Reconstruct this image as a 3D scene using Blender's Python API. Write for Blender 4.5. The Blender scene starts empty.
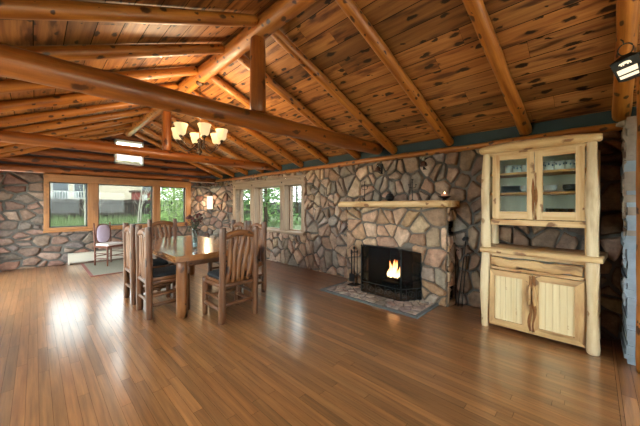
import bpy, math, random
from mathutils import Vector, Matrix
PI = math.pi
U = 1.35                      # eye height in metres; plan sizes below are in units of it
SC = bpy.context.scene
COL = SC.collection

def lin(hexs, k=1.0):
    h = hexs.lstrip('#')
    out = []
    for i in (0, 2, 4):
        c = int(h[i:i+2], 16) / 255
        c = c/12.92 if c <= .04045 else ((c+.055)/1.055)**2.4
        out.append(min(1, c*k))
    return tuple(out)

# ------------------------------------------------------------------ materials
def new_mat(name):
    m = bpy.data.materials.new(name); m.use_nodes = True
    nt = m.node_tree; nt.nodes.clear()
    out = nt.nodes.new('ShaderNodeOutputMaterial')
    return m, nt, out
def N(nt, t, **kw):
    n = nt.nodes.new(t)
    for k, v in kw.items(): setattr(n, k, v)
    return n
def plain(name, hexs, rough=.6, metal=0.0, bump=0.0, bscale=60, var=0.0, coat=0.0, spec=.5):
    m, nt, out = new_mat(name)
    b = N(nt, 'ShaderNodeBsdfPrincipled')
    c = lin(hexs)
    b.inputs['Base Color'].default_value = (*c, 1)
    b.inputs['Roughness'].default_value = rough
    b.inputs['Metallic'].default_value = metal
    b.inputs['Coat Weight'].default_value = coat
    b.inputs['Specular IOR Level'].default_value = spec
    if var or bump:
        tc = N(nt, 'ShaderNodeTexCoord')
        no = N(nt, 'ShaderNodeTexNoise'); no.inputs['Scale'].default_value = bscale; no.inputs['Detail'].default_value = 4
        nt.links.new(tc.outputs['Object'], no.inputs['Vector'])
        if var:
            mx = N(nt, 'ShaderNodeMix', data_type='RGBA')
            mx.inputs[6].default_value = (*[x*(1-var) for x in c], 1)
            mx.inputs[7].default_value = (*[min(1, x*(1+var)) for x in c], 1)
            nt.links.new(no.outputs['Fac'], mx.inputs[0]); nt.links.new(mx.outputs[2], b.inputs['Base Color'])
        if bump:
            bp = N(nt, 'ShaderNodeBump'); bp.inputs['Strength'].default_value = bump; bp.inputs['Distance'].default_value = .01
            nt.links.new(no.outputs['Fac'], bp.inputs['Height']); nt.links.new(bp.outputs[0], b.inputs['Normal'])
    nt.links.new(b.outputs[0], out.inputs[0])
    return m
def emit(name, hexs, strength):
    m, nt, out = new_mat(name)
    e = N(nt, 'ShaderNodeEmission'); e.inputs[0].default_value = (*lin(hexs), 1); e.inputs[1].default_value = strength
    nt.links.new(e.outputs[0], out.inputs[0]); return m
def glass(name, tint='#ffffff', gloss=.06, rough=.02):
    m, nt, out = new_mat(name)
    t = N(nt, 'ShaderNodeBsdfTransparent'); t.inputs[0].default_value = (*lin(tint), 1)
    g = N(nt, 'ShaderNodeBsdfGlossy'); g.inputs['Roughness'].default_value = rough
    x = N(nt, 'ShaderNodeMixShader'); x.inputs[0].default_value = gloss
    nt.links.new(t.outputs[0], x.inputs[1]); nt.links.new(g.outputs[0], x.inputs[2]); nt.links.new(x.outputs[0], out.inputs[0])
    return m
def screenmesh(name, hexs, cover):
    m, nt, out = new_mat(name)
    t = N(nt, 'ShaderNodeBsdfTransparent')
    g = N(nt, 'ShaderNodeBsdfDiffuse'); g.inputs[0].default_value = (*lin(hexs), 1)
    x = N(nt, 'ShaderNodeMixShader'); x.inputs[0].default_value = cover
    nt.links.new(t.outputs[0], x.inputs[1]); nt.links.new(g.outputs[0], x.inputs[2]); nt.links.new(x.outputs[0], out.inputs[0])
    return m
def wood(name, dark, light, knot='#2a1409', rough=.5, kx=2.2, ky=5.0, kamt=.9, gx=1.2, gy=16, tint=False, coat=0.0,
         streak=None, streak_amt=0.0, kr=.13, bump=.15, spec=.4, coat_rough=.1, coat_ior=1.5):
    """wood along the UV map's u axis (metres); tint = multiply by the board's own colour attribute"""
    m, nt, out = new_mat(name); L = nt.links.new
    b = N(nt, 'ShaderNodeBsdfPrincipled'); b.inputs['Roughness'].default_value = rough
    b.inputs['Coat Weight'].default_value = coat; b.inputs['Coat Roughness'].default_value = coat_rough; b.inputs['Coat IOR'].default_value = coat_ior; b.inputs['Specular IOR Level'].default_value = spec
    uv = N(nt, 'ShaderNodeUVMap'); uv.uv_map = 'UVMap'
    def scaled(sx, sy):
        mp = N(nt, 'ShaderNodeMapping'); mp.inputs['Scale'].default_value = (sx, sy, 1); L(uv.outputs[0], mp.inputs[0]); return mp.outputs[0]
    warp = N(nt, 'ShaderNodeTexNoise'); warp.inputs['Scale'].default_value = 13; warp.inputs['Detail'].default_value = 3; L(uv.outputs[0], warp.inputs['Vector'])
    # grain
    g = N(nt, 'ShaderNodeTexNoise'); g.inputs['Scale'].default_value = 1; g.inputs['Detail'].default_value = 5; g.inputs['Roughness'].default_value = .65
    L(scaled(gx, gy), g.inputs['Vector'])
    r = N(nt, 'ShaderNodeMapRange'); r.inputs[1].default_value = .3; r.inputs[2].default_value = .7; L(g.outputs['Fac'], r.inputs[0])
    mx = N(nt, 'ShaderNodeMix', data_type='RGBA'); mx.inputs[6].default_value = (*lin(dark), 1); mx.inputs[7].default_value = (*lin(light), 1)
    L(r.outputs[0], mx.inputs[0]); col = mx.outputs[2]
    if streak:
        s = N(nt, 'ShaderNodeTexNoise'); s.inputs['Scale'].default_value = 1; s.inputs['Detail'].default_value = 4
        L(scaled(1.5, 9), s.inputs['Vector'])
        sr = N(nt, 'ShaderNodeMapRange'); sr.inputs[1].default_value = .55; sr.inputs[2].default_value = .66; sr.inputs[4].default_value = streak_amt
        L(s.outputs['Fac'], sr.inputs[0])
        m2 = N(nt, 'ShaderNodeMix', data_type='RGBA'); L(sr.outputs[0], m2.inputs[0]); L(col, m2.inputs[6]); m2.inputs[7].default_value = (*lin(streak), 1); col = m2.outputs[2]
    if kamt > 0:
        add = N(nt, 'ShaderNodeVectorMath', operation='MULTIPLY_ADD'); add.inputs[1].default_value = (.42, .42, 0)
        L(warp.outputs['Color'], add.inputs[0]); L(scaled(kx, ky), add.inputs[2])
        v = N(nt, 'ShaderNodeTexVoronoi'); v.voronoi_dimensions = '2D'; v.inputs['Scale'].default_value = 1; L(add.outputs[0], v.inputs['Vector'])
        wn = N(nt, 'ShaderNodeSeparateColor'); L(v.outputs['Color'], wn.inputs[0])
        rad = N(nt, 'ShaderNodeMath', operation='MULTIPLY'); L(wn.outputs[0], rad.inputs[0]); rad.inputs[1].default_value = kr*2
        dv = N(nt, 'ShaderNodeMath', operation='DIVIDE'); L(v.outputs['Distance'], dv.inputs[0]); L(rad.outputs[0], dv.inputs[1])
        kk = N(nt, 'ShaderNodeMapRange'); kk.inputs[1].default_value = .7; kk.inputs[2].default_value = 1.15; kk.inputs[3].default_value = kamt; kk.inputs[4].default_value = 0
        L(dv.outputs[0], kk.inputs[0])
        m3 = N(nt, 'ShaderNodeMix', data_type='RGBA'); L(kk.outputs[0], m3.inputs[0]); L(col, m3.inputs[6]); m3.inputs[7].default_value = (*lin(knot), 1); col = m3.outputs[2]
    if tint:
        at = N(nt, 'ShaderNodeAttribute'); at.attribute_name = 'tint'
        m4 = N(nt, 'ShaderNodeMix', data_type='RGBA'); m4.blend_type = 'MULTIPLY'; m4.inputs[0].default_value = 1
        L(col, m4.inputs[6]); L(at.outputs['Color'], m4.inputs[7]); col = m4.outputs[2]
    L(col, b.inputs['Base Color'])
    if bump:
        bp = N(nt, 'ShaderNodeBump'); bp.inputs['Strength'].default_value = bump; bp.inputs['Distance'].default_value = .004
        L(g.outputs['Fac'], bp.inputs['Height']); L(bp.outputs[0], b.inputs['Normal'])
    L(b.outputs[0], out.inputs[0]); return m
def stone(name):
    m, nt, out = new_mat(name); L = nt.links.new
    b = N(nt, 'ShaderNodeBsdfPrincipled'); b.inputs['Roughness'].default_value = .75; b.inputs['Specular IOR Level'].default_value = .3
    at = N(nt, 'ShaderNodeAttribute'); at.attribute_name = 'tint'
    tc = N(nt, 'ShaderNodeTexCoord')
    n1 = N(nt, 'ShaderNodeTexNoise'); n1.inputs['Scale'].default_value = 9; n1.inputs['Detail'].default_value = 6; n1.inputs['Roughness'].default_value = .7
    L(tc.outputs['Object'], n1.inputs['Vector'])
    r = N(nt, 'ShaderNodeMapRange'); r.inputs[1].default_value = .3; r.inputs[2].default_value = .7; r.inputs[3].default_value = .55; r.inputs[4].default_value = 1.4
    L(n1.outputs['Fac'], r.inputs[0])
    mu = N(nt, 'ShaderNodeVectorMath', operation='SCALE'); L(at.outputs['Color'], mu.inputs[0]); L(r.outputs[0], mu.inputs['Scale'])
    L(mu.outputs[0], b.inputs['Base Color'])
    n2 = N(nt, 'ShaderNodeTexNoise'); n2.inputs['Scale'].default_value = 26; n2.inputs['Detail'].default_value = 5
    L(tc.outputs['Object'], n2.inputs['Vector'])
    bp = N(nt, 'ShaderNodeBump'); bp.inputs['Strength'].default_value = .6; bp.inputs['Distance'].default_value = .015
    L(n2.outputs['Fac'], bp.inputs['Height']); L(bp.outputs[0], b.inputs['Normal'])
    L(b.outputs[0], out.inputs[0]); return m

# ------------------------------------------------------------------ mesh builder
class MB:
    def __init__(self, seed=None):
        self.v = []; self.f = []; self.uv = []; self.mi = []; self.sm = []; self.t = []
        self.r = random.Random(seed if seed is not None else len(bpy.data.meshes)+7)
    def face(self, pts, uvs=None, mi=0, smooth=False, tint=(1, 1, 1)):
        i = len(self.v); self.v += [Vector(p) for p in pts]
        self.f.append(tuple(range(i, i+len(pts)))); self.uv.append(uvs or [(0, 0)]*len(pts))
        self.mi.append(mi); self.sm.append(smooth); self.t.append(tint)
    def grid(self, rows, uvrows, closed=True, mi=0, smooth=True, tint=(1, 1, 1), cap=True):
        """rows of ring points -> tube"""
        i0 = len(self.v); n = len(rows[0])
        for r in rows: self.v += [Vector(p) for p in r]
        for a in range(len(rows)-1):
            for k in range(n if closed else n-1):
                k2 = (k+1) % n
                self.f.append((i0+a*n+k, i0+a*n+k2, i0+(a+1)*n+k2, i0+(a+1)*n+k))
                ua, ub = uvrows[a], uvrows[a+1]
                self.uv.append([ua[k], ua[k+1], ub[k+1], ub[k]])
                self.mi.append(mi); self.sm.append(smooth); self.t.append(tint)
        if cap and closed:
            for a, rev in ((0, True), (len(rows)-1, False)):
                idx = [i0+a*n+k for k in range(n)]
                uu = [(uvrows[a][k][1]*.3, uvrows[a][k][1]) for k in range(n)]
                if rev: idx.reverse(); uu.reverse()
                self.f.append(tuple(idx)); self.uv.append(uu); self.mi.append(mi); self.sm.append(False); self.t.append(tint)
    def sweep(self, pts, prof, up=(0, 0, 1), mi=0, smooth=True, tint=(1, 1, 1), cap=True, wob=0.0, scale=None):
        """prof: list of 2D points (side, up); scale: per-station factor"""
        pts = [Vector(p) for p in pts]; n = len(prof); rows = []; uvr = []; d = self.r.uniform(0, 40); dv = self.r.uniform(0, 9)
        per = [0]
        for k in range(n):
            a, c = prof[k], prof[(k+1) % n]; per.append(per[-1]+math.hypot(a[0]-c[0], a[1]-c[1]))
        up = Vector(up)
        for i, p in enumerate(pts):
            t = (pts[min(i+1, len(pts)-1)]-pts[max(i-1, 0)]).normalized()
            s = t.cross(up)
            if s.length < 1e-3: s = t.cross(Vector((0, 1, 0)))
            s.normalize(); w = s.cross(t).normalized()
            if i: d += (p-pts[i-1]).length
            k = 1 if scale is None else scale[i]
            rows.append([p + s*(q[0]*k*(1+self.r.uniform(-wob, wob))) + w*(q[1]*k*(1+self.r.uniform(-wob, wob))) for q in prof])
            uvr.append([(d, dv+x*k) for x in per])
        self.grid(rows, uvr, True, mi, smooth, tint, cap)
    def log(self, p0, p1, r0, r1=None, n=12, seg=None, wob=.05, bend=0.0, mi=0, tint=(1, 1, 1), end=.74):
        p0 = Vector(p0); p1 = Vector(p1); r1 = r0 if r1 is None else r1
        L = (p1-p0).length; seg = seg or max(3, int(L/.22)); t = (p1-p0)/L
        a = t.orthogonal().normalized(); c = t.cross(a)
        ph = [self.r.uniform(0, 6.28) for _ in range(6)]
        rows = []; uvr = []; u0 = self.r.uniform(0, 60); v0 = self.r.uniform(0, 9)
        S = [(0.0, end), (min(.25*r0/L, .1), .5+end*.5 if end > .85 else .95)] + [((i+.5)/seg, 1) for i in range(seg)] + [(1-min(.25*r1/L, .1), .5+end*.5 if end > .85 else .95), (1.0, end)]
        for (q, k) in S:
            rr = r0+(r1-r0)*q
            rr *= 1 + wob*.5*math.sin(q*L*4.3+ph[0]) + wob*.5*math.sin(q*L*9.1+ph[1])
            off = a*(bend*math.sin(q*PI+0)*math.cos(ph[2])+wob*.35*r0*math.sin(q*L*3.1+ph[3])) + c*(bend*math.sin(q*PI)*math.sin(ph[2])+wob*.35*r0*math.sin(q*L*2.3+ph[4]))
            row = []; ur = []
            for j in range(n):
                an = 2*PI*j/n
                k2 = k*(1+wob*.35*math.sin(3*an+q*L*2+ph[5])+self.r.uniform(-wob, wob)*.3)
                row.append(p0+t*(L*q)+off+(a*math.cos(an)+c*math.sin(an))*rr*k2)
            for j in range(n+1): ur.append((u0+q*L, v0+2*PI*r0*j/n))
            rows.append(row); uvr.append(ur)
        self.grid(rows, uvr, True, mi, True, tint)
    def tube(self, pts, r, n=8, mi=0, r1=None):
        pts = [Vector(p) for p in pts]; m = len(pts)
        sc = [1+((r1/r-1)*i/(m-1) if r1 is not None else 0) for i in range(m)]
        t = pts[-1]-pts[0]; up = (0, 0, 1) if abs(t.normalized().z) < .9 else (1, 0, 0)
        self.sweep(pts, [(r*math.cos(2*PI*k/n), r*math.sin(2*PI*k/n)) for k in range(n)], up=up, mi=mi, scale=sc)
    def lathe(self, prof, center=(0, 0, 0), n=20, mi=0, axis='Z', smooth=True):
        c = Vector(center); rows = []; uvr = []
        for (r, z) in prof:
            rows.append([c+Vector((r*math.cos(2*PI*k/n), r*math.sin(2*PI*k/n), z)) for k in range(n)])
            uvr.append([(z, r*2*PI*k/n) for k in range(n+1)])
        self.grid(rows, uvr, True, mi, smooth, cap=True)
    def box(self, lo, hi, axis=0, mi=0, bev=0.0, tint=(1, 1, 1), smooth=False):
        lo = Vector(lo); hi = Vector(hi)
        if bev > 0:
            a = axis; o = [i for i in range(3) if i != a]
            # rounded bar along its axis
            h0 = (hi[o[0]]-lo[o[0]])/2; h1 = (hi[o[1]]-lo[o[1]])/2; b = min(bev, h0*.95, h1*.95)
            prof = []
            for (sx, sy, a0) in ((1, 1, 0), (-1, 1, 90), (-1, -1, 180), (1, -1, 270)):
                for k in range(4):
                    an = math.radians(a0+30*k); prof.append((sx*(h0-b)+b*math.cos(an), sy*(h1-b)+b*math.sin(an)))
            ctr = (lo+hi)/2; rows = []; uvr = []; u0 = self.r.uniform(0, 40); v0 = self.r.uniform(0, 9)
            per = [0]
            for k in range(len(prof)):
                p, q = prof[k], prof[(k+1) % len(prof)]; per.append(per[-1]+math.hypot(p[0]-q[0], p[1]-q[1]))
            for s, k in ((lo[a], 1-b*.6/max(h0, h1)), (lo[a]+b*.5, 1), (hi[a]-b*.5, 1), (hi[a], 1-b*.6/max(h0, h1))):
                row = []
                for q in prof:
                    p = [0, 0, 0]; p[a] = s; p[o[0]] = ctr[o[0]]+q[0]*k; p[o[1]] = ctr[o[1]]+q[1]*k; row.append(p)
                if a == 1: row.reverse()
                rows.append(row); uvr.append([(u0+s, v0+x) for x in per])
            self.grid(rows, uvr, True, mi, smooth, tint); return
        u0 = self.r.uniform(0, 40); v0 = self.r.uniform(0, 9)
        x0, y0, z0 = lo; x1, y1, z1 = hi
        Q = [((x0, y0, z0), (x0, y1, z0), (x1, y1, z0), (x1, y0, z0)), ((x0, y0, z1), (x1, y0, z1), (x1, y1, z1), (x0, y1, z1)),
             ((x0, y0, z0), (x1, y0, z0), (x1, y0, z1), (x0, y0, z1)), ((x1, y1, z0), (x0, y1, z0), (x0, y1, z1), (x1, y1, z1)),
             ((x0, y1, z0), (x0, y0, z0), (x0, y0, z1), (x0, y1, z1)), ((x1, y0, z0), (x1, y1, z0), (x1, y1, z1), (x1, y0, z1))]
        for q in Q:
            o = [i for i in range(3) if i != axis]
            uv = [(u0+p[axis], v0+p[o[0]]+p[o[1]]) for p in q]
            self.face(q, uv, mi, False, tint)
    def blob(self, c, r, n=10, m=7, jit=.1, mi=0):
        c = Vector(c); r = Vector(r) if hasattr(r, '__len__') else Vector((r, r, r))
        rows = []; uvr = []
        for i in range(m+1):
            th = PI*(i/m) ; th = max(.08, min(PI-.08, th)); row = []
            for k in range(n):
                j = 1+self.r.uniform(-jit, jit)
                row.append(c+Vector((r.x*math.sin(th)*math.cos(2*PI*k/n)*j, r.y*math.sin(th)*math.sin(2*PI*k/n)*j, -r.z*math.cos(th)*j)))
            rows.append(row); uvr.append([(i*.1, k*.1) for k in range(n+1)])
        self.grid(rows, uvr, True, mi, True)
    def build(self, name, mats, parent=None, origin=None, xf=None):
        me = bpy.data.meshes.new(name)
        o = Vector(origin) if origin is not None else Vector((0, 0, 0))
        vs = [(xf @ p if xf is not None else p) - o for p in self.v]
        me.from_pydata([tuple(p) for p in vs], [], self.f)
        uvl = me.uv_layers.new(name='UVMap')
        flat = [c for u in self.uv for p in u for c in p]
        uvl.data.foreach_set('uv', flat)
        ca = me.color_attributes.new('tint', 'FLOAT_COLOR', 'CORNER')
        fl = [c for t, f in zip(self.t, self.f) for _ in f for c in (*t, 1)]
        ca.data.foreach_set('color', fl)
        for m in (mats if isinstance(mats, (list, tuple)) else [mats]): me.materials.append(m)
        me.polygons.foreach_set('material_index', self.mi)
        me.polygons.foreach_set('use_smooth', self.sm)
        me.update()
        ob = bpy.data.objects.new(name, me); COL.objects.link(ob)
        if parent is not None: ob.parent = parent
        if origin is not None and parent is None: ob.location = o
        return ob

def tag(o, label, cat, group=None, kind=None):
    o['label'] = label
    if cat: o['category'] = cat
    if group: o['group'] = group
    if kind: o['kind'] = kind
    return o
def thing(name, label, cat, loc=(0, 0, 0), rotz=0, group=None):
    o = bpy.data.objects.new(name, None); COL.objects.link(o); o.empty_display_size = .1
    o.location = loc; o.rotation_euler = (0, 0, rotz); return tag(o, label, cat, group)
def struct(o, label=None):
    o['kind'] = 'structure'
    if label: o['label'] = label
    return o
def copy_tree(o, parent=None):
    c = o.copy(); COL.objects.link(c); c.parent = parent
    for ch in o.children: copy_tree(ch, c)
    return c
def P(x, y, z): return Vector((x*U, y*U, z*U))

# ------------------------------------------------------------------ stone masonry
def clip(poly, n, d):
    """keep points with n.p <= d"""
    out = []
    for i in range(len(poly)):
        a, b = poly[i], poly[(i+1) % len(poly)]
        da = n[0]*a[0]+n[1]*a[1]-d; db = n[0]*b[0]+n[1]*b[1]-d
        if da <= 0: out.append(a)
        if (da < 0 < db) or (db < 0 < da):
            t = da/(da-db); out.append((a[0]+t*(b[0]-a[0]), a[1]+t*(b[1]-a[1])))
    return out
def area(p): return .5*abs(sum(p[i][0]*p[(i+1) % len(p)][1]-p[(i+1) % len(p)][0]*p[i][1] for i in range(len(p))))
def masonry(mb, o, ud, vd, W, H, sx, sz, cols, seed, holes=(), gap=.03, depth=.045, topfn=None, mi=0, mmi=1, jitter=.55, mortar=True, var=.2, extra=.3, colfn=None):
    """stones of mean size sx by sz on the rectangle at o spanned by ud, vd (metres); the normal is ud x vd"""
    R = random.Random(seed); o = Vector(o); ud = Vector(ud).normalized(); vd = Vector(vd).normalized(); nn = ud.cross(vd)
    asp = sx/sz
    sites = []
    nu = max(1, round(W/sx)); nv = max(1, round(H/sz))
    for j in range(-1, nv+1):
        for i in range(-1, nu+1):
            sites.append((((i+.5+(.5 if j % 2 else 0)+R.uniform(-jitter, jitter))*W/nu), (j+.5+R.uniform(-jitter, jitter))*H/nv))
    for _ in range(int(len(sites)*extra)):
        sites.append((R.uniform(0, W), R.uniform(0, H)))
    for i, s in enumerate(sites):
        poly = [(0.0, 0.0), (W, 0.0), (W, H), (0.0, H)]
        poly = [(p[0]+(gap*.3 if p[0] == 0 else -gap*.3), p[1]) for p in poly]
        near = sorted(((s[0]-q[0])**2+((s[1]-q[1])*asp)**2, k) for k, q in enumerate(sites) if k != i)[:18]
        g = gap*R.uniform(.5, 1.25)
        for dd, k in near:
            q = sites[k]
            # bisector in the stretched metric
            n = (q[0]-s[0], (q[1]-s[1])*asp*asp); ln = math.hypot(*n)
            if ln < 1e-6: continue
            mid = ((q[0]+s[0])/2, (q[1]+s[1])/2); n = (n[0]/ln, n[1]/ln)
            poly = clip(poly, n, n[0]*mid[0]+n[1]*mid[1]-g/2)
            if len(poly) < 3: break
        if len(poly) < 3: continue
        for (a0, b0, a1, b1) in holes:
            cx = clip(clip(clip(clip(poly, (1, 0), a1), (-1, 0), -a0), (0, 1), b1), (0, -1), -b0)
            if len(cx) >= 3 and area(cx) > 1e-5:
                cand = [clip(poly, (1, 0), a0-.008), clip(poly, (-1, 0), -a1-.008), clip(poly, (0, 1), b0-.008), clip(poly, (0, -1), -b1-.008)]
                cand = [c for c in cand if len(c) >= 3]
                poly = max(cand, key=area) if cand else []
                if len(poly) < 3: break
        if len(poly) < 3 or area(poly) < .0018: continue
        if topfn:
            n, d = topfn; poly = clip(poly, n, d)
            if len(poly) < 3 or area(poly) < .0018: continue
        pts = []
        for k in range(len(poly)):
            a, b = poly[k], poly[(k+1) % len(poly)]; l = math.hypot(a[0]-b[0], a[1]-b[1])
            c = R.uniform(.05, .2); d2 = R.uniform(.05, .2)
            pts.append((a[0]*(1-c)+b[0]*c, a[1]*(1-c)+b[1]*c))
            if l > .07:
                m = R.uniform(.35, .65); push = R.uniform(-.012, .004)
                nx, ny = (a[1]-b[1])/l, (b[0]-a[0])/l      # inward for counter-clockwise
                pts.append((a[0]*(1-m)+b[0]*m-nx*push, a[1]*(1-m)+b[1]*m-ny*push))
            pts.append((a[0]*d2+b[0]*(1-d2), a[1]*d2+b[1]*(1-d2)))
        new = []
        for k in range(len(pts)):
            a, b = pts[k], pts[(k+1) % len(pts)]
            new += [(a[0]*.8+b[0]*.2, a[1]*.8+b[1]*.2), (a[0]*.2+b[0]*.8, a[1]*.2+b[1]*.8)]
        pts = new
        cx = sum(p[0] for p in pts)/len(pts); cy = sum(p[1] for p in pts)/len(pts)
        dp = depth*R.uniform(.55, 1.25); tu = R.uniform(-.14, .14); tv = R.uniform(-.14, .14)
        c = R.choice(colfn(cx, cy) if colfn else cols); k = 1+R.uniform(-var, var); tint = tuple(min(1, x*k*(1+R.uniform(-.04, .04))) for x in c)
        rows = []
        jit = [R.uniform(-.035, .035) for _ in pts]
        for (sc, z) in ((1.0, -.01), (1.0, dp*.45), (.93, dp*.85), (.72, dp)):
            row = []
            for p, jj in zip(pts, jit):
                s2 = sc*(1+jj*(1 if sc > .9 else .5)) - max(0, jj)*.9
                x = cx+(p[0]-cx)*s2; y = cy+(p[1]-cy)*s2
                zz = z + (tu*(x-cx)+tv*(y-cy) if z > 0 else 0)
                row.append(o+ud*x+vd*y+nn*max(zz, -.01))
            rows.append(row)
        m = len(pts); i0 = len(mb.v)
        for r in rows: mb.v += r
        mb.v.append(o+ud*cx+vd*cy+nn*(dp*1.03))
        def put(f, sm=True):
            mb.f.append(f); mb.uv.append([(0, 0)]*len(f)); mb.mi.append(mi); mb.sm.append(sm); mb.t.append(tint)
        for a in range(3):
            for k in range(m): put((i0+a*m+k, i0+a*m+(k+1) % m, i0+(a+1)*m+(k+1) % m, i0+(a+1)*m+k))
        for k in range(m): put((i0+3*m+k, i0+3*m+(k+1) % m, i0+4*m))
    if mortar:
        us = sorted({0, W, *[min(max(h[0], 0), W) for h in holes], *[min(max(h[2], 0), W) for h in holes]})
        for a, b in zip(us, us[1:]):
            if b-a < 1e-6: continue
            spans = sorted((h[1], h[3]) for h in holes if h[0] <= a+1e-6 and h[2] >= b-1e-6)
            z = 0
            for (h0, h1) in spans + [(H, H)]:
                if h0 > z+1e-6:
                    q = [(a, z), (b, z), (b, h0), (a, h0)]
                    if topfn: q = clip(q, *topfn)
                    if len(q) > 2: mb.face([o+ud*p[0]+vd*p[1] for p in q], None, mmi)
                z = max(z, h1)
# ================================================================== materials in use
M = {}
M['rafter'] = wood('log_orange', '#7c4416', '#bd7a32', knot='#2c1206', rough=.42, kx=6, ky=9, kr=.12, coat=.15, streak='#6b2f0c', streak_amt=.45)
M['beam'] = wood('log_brown', '#6b3814', '#9c5a22', knot='#3a1808', rough=.4, kx=3, ky=5.0, kr=.09, coat=.2, streak='#5d2a0d', streak_amt=.45)
M['wall_log'] = wood('log_wall', '#6e3a1a', '#9c5a2a', knot='#35170a', rough=.5, kx=2, ky=4, streak='#52260f', streak_amt=.5)
M['plank'] = wood('pine_plank', '#764220', '#b47f45', knot='#1c0a04', rough=.5, kx=3.6, ky=8, kr=.125, kamt=.95, gx=1.0, gy=20, tint=True, coat=0, streak='#4a2410', streak_amt=.9)
M['floor'] = wood('oak_floor', '#69462a', '#98683d', rough=.32, kamt=.0, gx=1.6, gy=34, tint=True, coat=1.0, coat_rough=.2, coat_ior=1.75, streak='#7a4a26', streak_amt=.4, bump=.05)
M['casing'] = wood('fir_casing', '#8a5930', '#a97748', rough=.4, kamt=.3, kx=1, ky=3, gy=26)
M['pale_casing'] = wood('pale_pine_casing', '#826c57', '#a38b73', rough=.5, kamt=.4, kx=1, ky=3, gy=20)
M['stone'] = stone('field_stone')
M['mortar'] = plain('mortar', '#5c5853', rough=.95, bump=.5, bscale=30, var=.25)
M['mortar_warm'] = plain('mortar_warm', '#6f665c', rough=.95, bump=.5, bscale=30, var=.25)
M['teal'] = plain('teal_paint', '#1d2e2e', rough=.7, var=.25, bscale=3)
M['chink'] = plain('chinking', '#574f57', rough=.9, var=.2, bscale=8)
M['gapdark'] = plain('board_gap', '#1c0f08', rough=.9)
M['black'] = plain('black_metal', '#0f0f10', rough=.45, metal=.6)
M['gasket'] = plain('dark_gasket', '#20201f', rough=.6)
M['glass'] = glass('window_glass', '#b3b7b5', .010)
M['clear_glass'] = glass('clear_window_glass', '#f4faf8', .05)
M['white_metal'] = plain('cream_metal', '#b9b2a4', rough=.5)
M['white_frame'] = plain('white_frame', '#dfe2e2', rough=.5)

FAR = [lin(c, .76) for c in ('#94766a', '#886f64', '#a08373', '#776c66', '#9c8576', '#835f52', '#8d7c71')]
RGT = [lin(c, .80) for c in ('#ab9686', '#b09581', '#958a80', '#baa18b', '#9c7f6a', '#ab8f79', '#8d7d70')]
BRE = [lin(c, .93) for c in ('#b8967a', '#a98867', '#ba9f83', '#9d8d7e', '#b08c6e', '#977a60', '#b69a80')]

RGT_SHADE = [lin(c) for c in ('#786453', '#866f5b', '#66574c', '#8d745f', '#735d4b')]  # stone colours darkened to stand in for the weaker light behind the hutch
XR, XL, YF, YB = 3.05, -.55, 6.5, -1.6
XM = 1.25; SL = .433
def roofz(x): return 1.722 + (XR-x)*SL if x > XM else 1.722 + (x-XL)*SL

# ------------------------------------------------------------------ floor: narrow strip boards running to the far wall
def boards(mb, x0, x1, y0, y1, w, lmin, lmax, fn, tintfn, gap=.0015, rnd=None, gapend=.001, along='y'):
    R = rnd
    x = x0
    while x < x1-1e-4:
        ww = w*(1 if callable(w) is False else 1)
        xe = min(x+ww, x1); y = y0-R.uniform(0, lmax)
        while y < y1:
            ye = y+R.uniform(lmin, lmax)
            a, b = max(y, y0), min(ye, y1)
            if b-a > .01:
                t = tintfn(); u0 = R.uniform(0, 80); v0 = R.uniform(0, 30)
                if along == 'y':
                    q = [(x+gap, a+gapend), (xe-gap, a+gapend), (xe-gap, b-gapend), (x+gap, b-gapend)]; uv = [(u0+p[1], v0+p[0]-x) for p in q]
                else:
                    q = [(a+gapend, x+gap), (b-gapend, x+gap), (b-gapend, xe-gap), (a+gapend, xe-gap)]; uv = [(u0+p[0], v0+p[1]-x) for p in q]
                mb.face([fn(*p) for p in q], uv, 0, False, t)
            y = ye
        x = xe
mb = MB(1); R = random.Random(5)
def ftint():
    k = R.uniform(.74, 1.16); w = R.uniform(-.05, .05); return (k*(1+w), k, k*(1-w))
boards(mb, (XL-.1)*U, (XR+.05)*U, -.085*U, (YF+.05)*U, .064, .5, 1.9, lambda x, y: (x, y, 0), ftint, gap=.0007, rnd=R)
boards(mb, (YB)*U, -.0853*U, (XL-.1)*U, (XR+.05)*U, .075, .9, 2.2, lambda x, y: (x, y, 0), lambda: tuple(1.18*q for q in ftint()), gap=.001, rnd=R, along='x')
mb.face([((XL-.1)*U, YB*U, -.006), ((XR+.1)*U, YB*U, -.006), ((XR+.1)*U, (YF+.1)*U, -.006), ((XL-.1)*U, (YF+.1)*U, -.006)], None, 1)
struct(mb.build('floor', [M['floor'], M['gapdark']]), 'strip oak floor with a satin finish')

# ------------------------------------------------------------------ ceiling: knotty planks running the length of the room on both slopes
mb = MB(2); R = random.Random(11)
def ctint():
    k = R.uniform(.5, 1.2); w = R.uniform(-.06, .10); return (k*(1+w*.5), k*(1-abs(w)*.3), k*(1-w))
slen = math.hypot(XM-XL, (XM-XL)*SL)*U; ca = 1/math.hypot(1, SL)
def rightslope(s, y): x = (XR+.12)*U - s*ca; return (x, y, roofz(XR)*U + (XR*U-x)*SL)
def leftslope(s, y): x = (XL-.12)*U + s*ca; return (x, y, roofz(XR)*U + (x-XL*U)*SL)
tot = slen+.12*U/ca
for fn in (rightslope, leftslope):
    boards(mb, 0, tot, YB*U, (YF+.2)*U, .195, 1.6, 4.2, fn, ctint, gap=.0035, rnd=R)
    mb.face([tuple(Vector(fn(s, y))+Vector((0, 0, .012))) for s, y in ((0, YB*U), (tot+.02, YB*U), (tot+.02, (YF+.2)*U), (0, (YF+.2)*U))], None, 1)
struct(mb.build('ceiling', [M['plank'], M['gapdark']]), 'knotty pine plank ceiling of two slopes')

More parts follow.
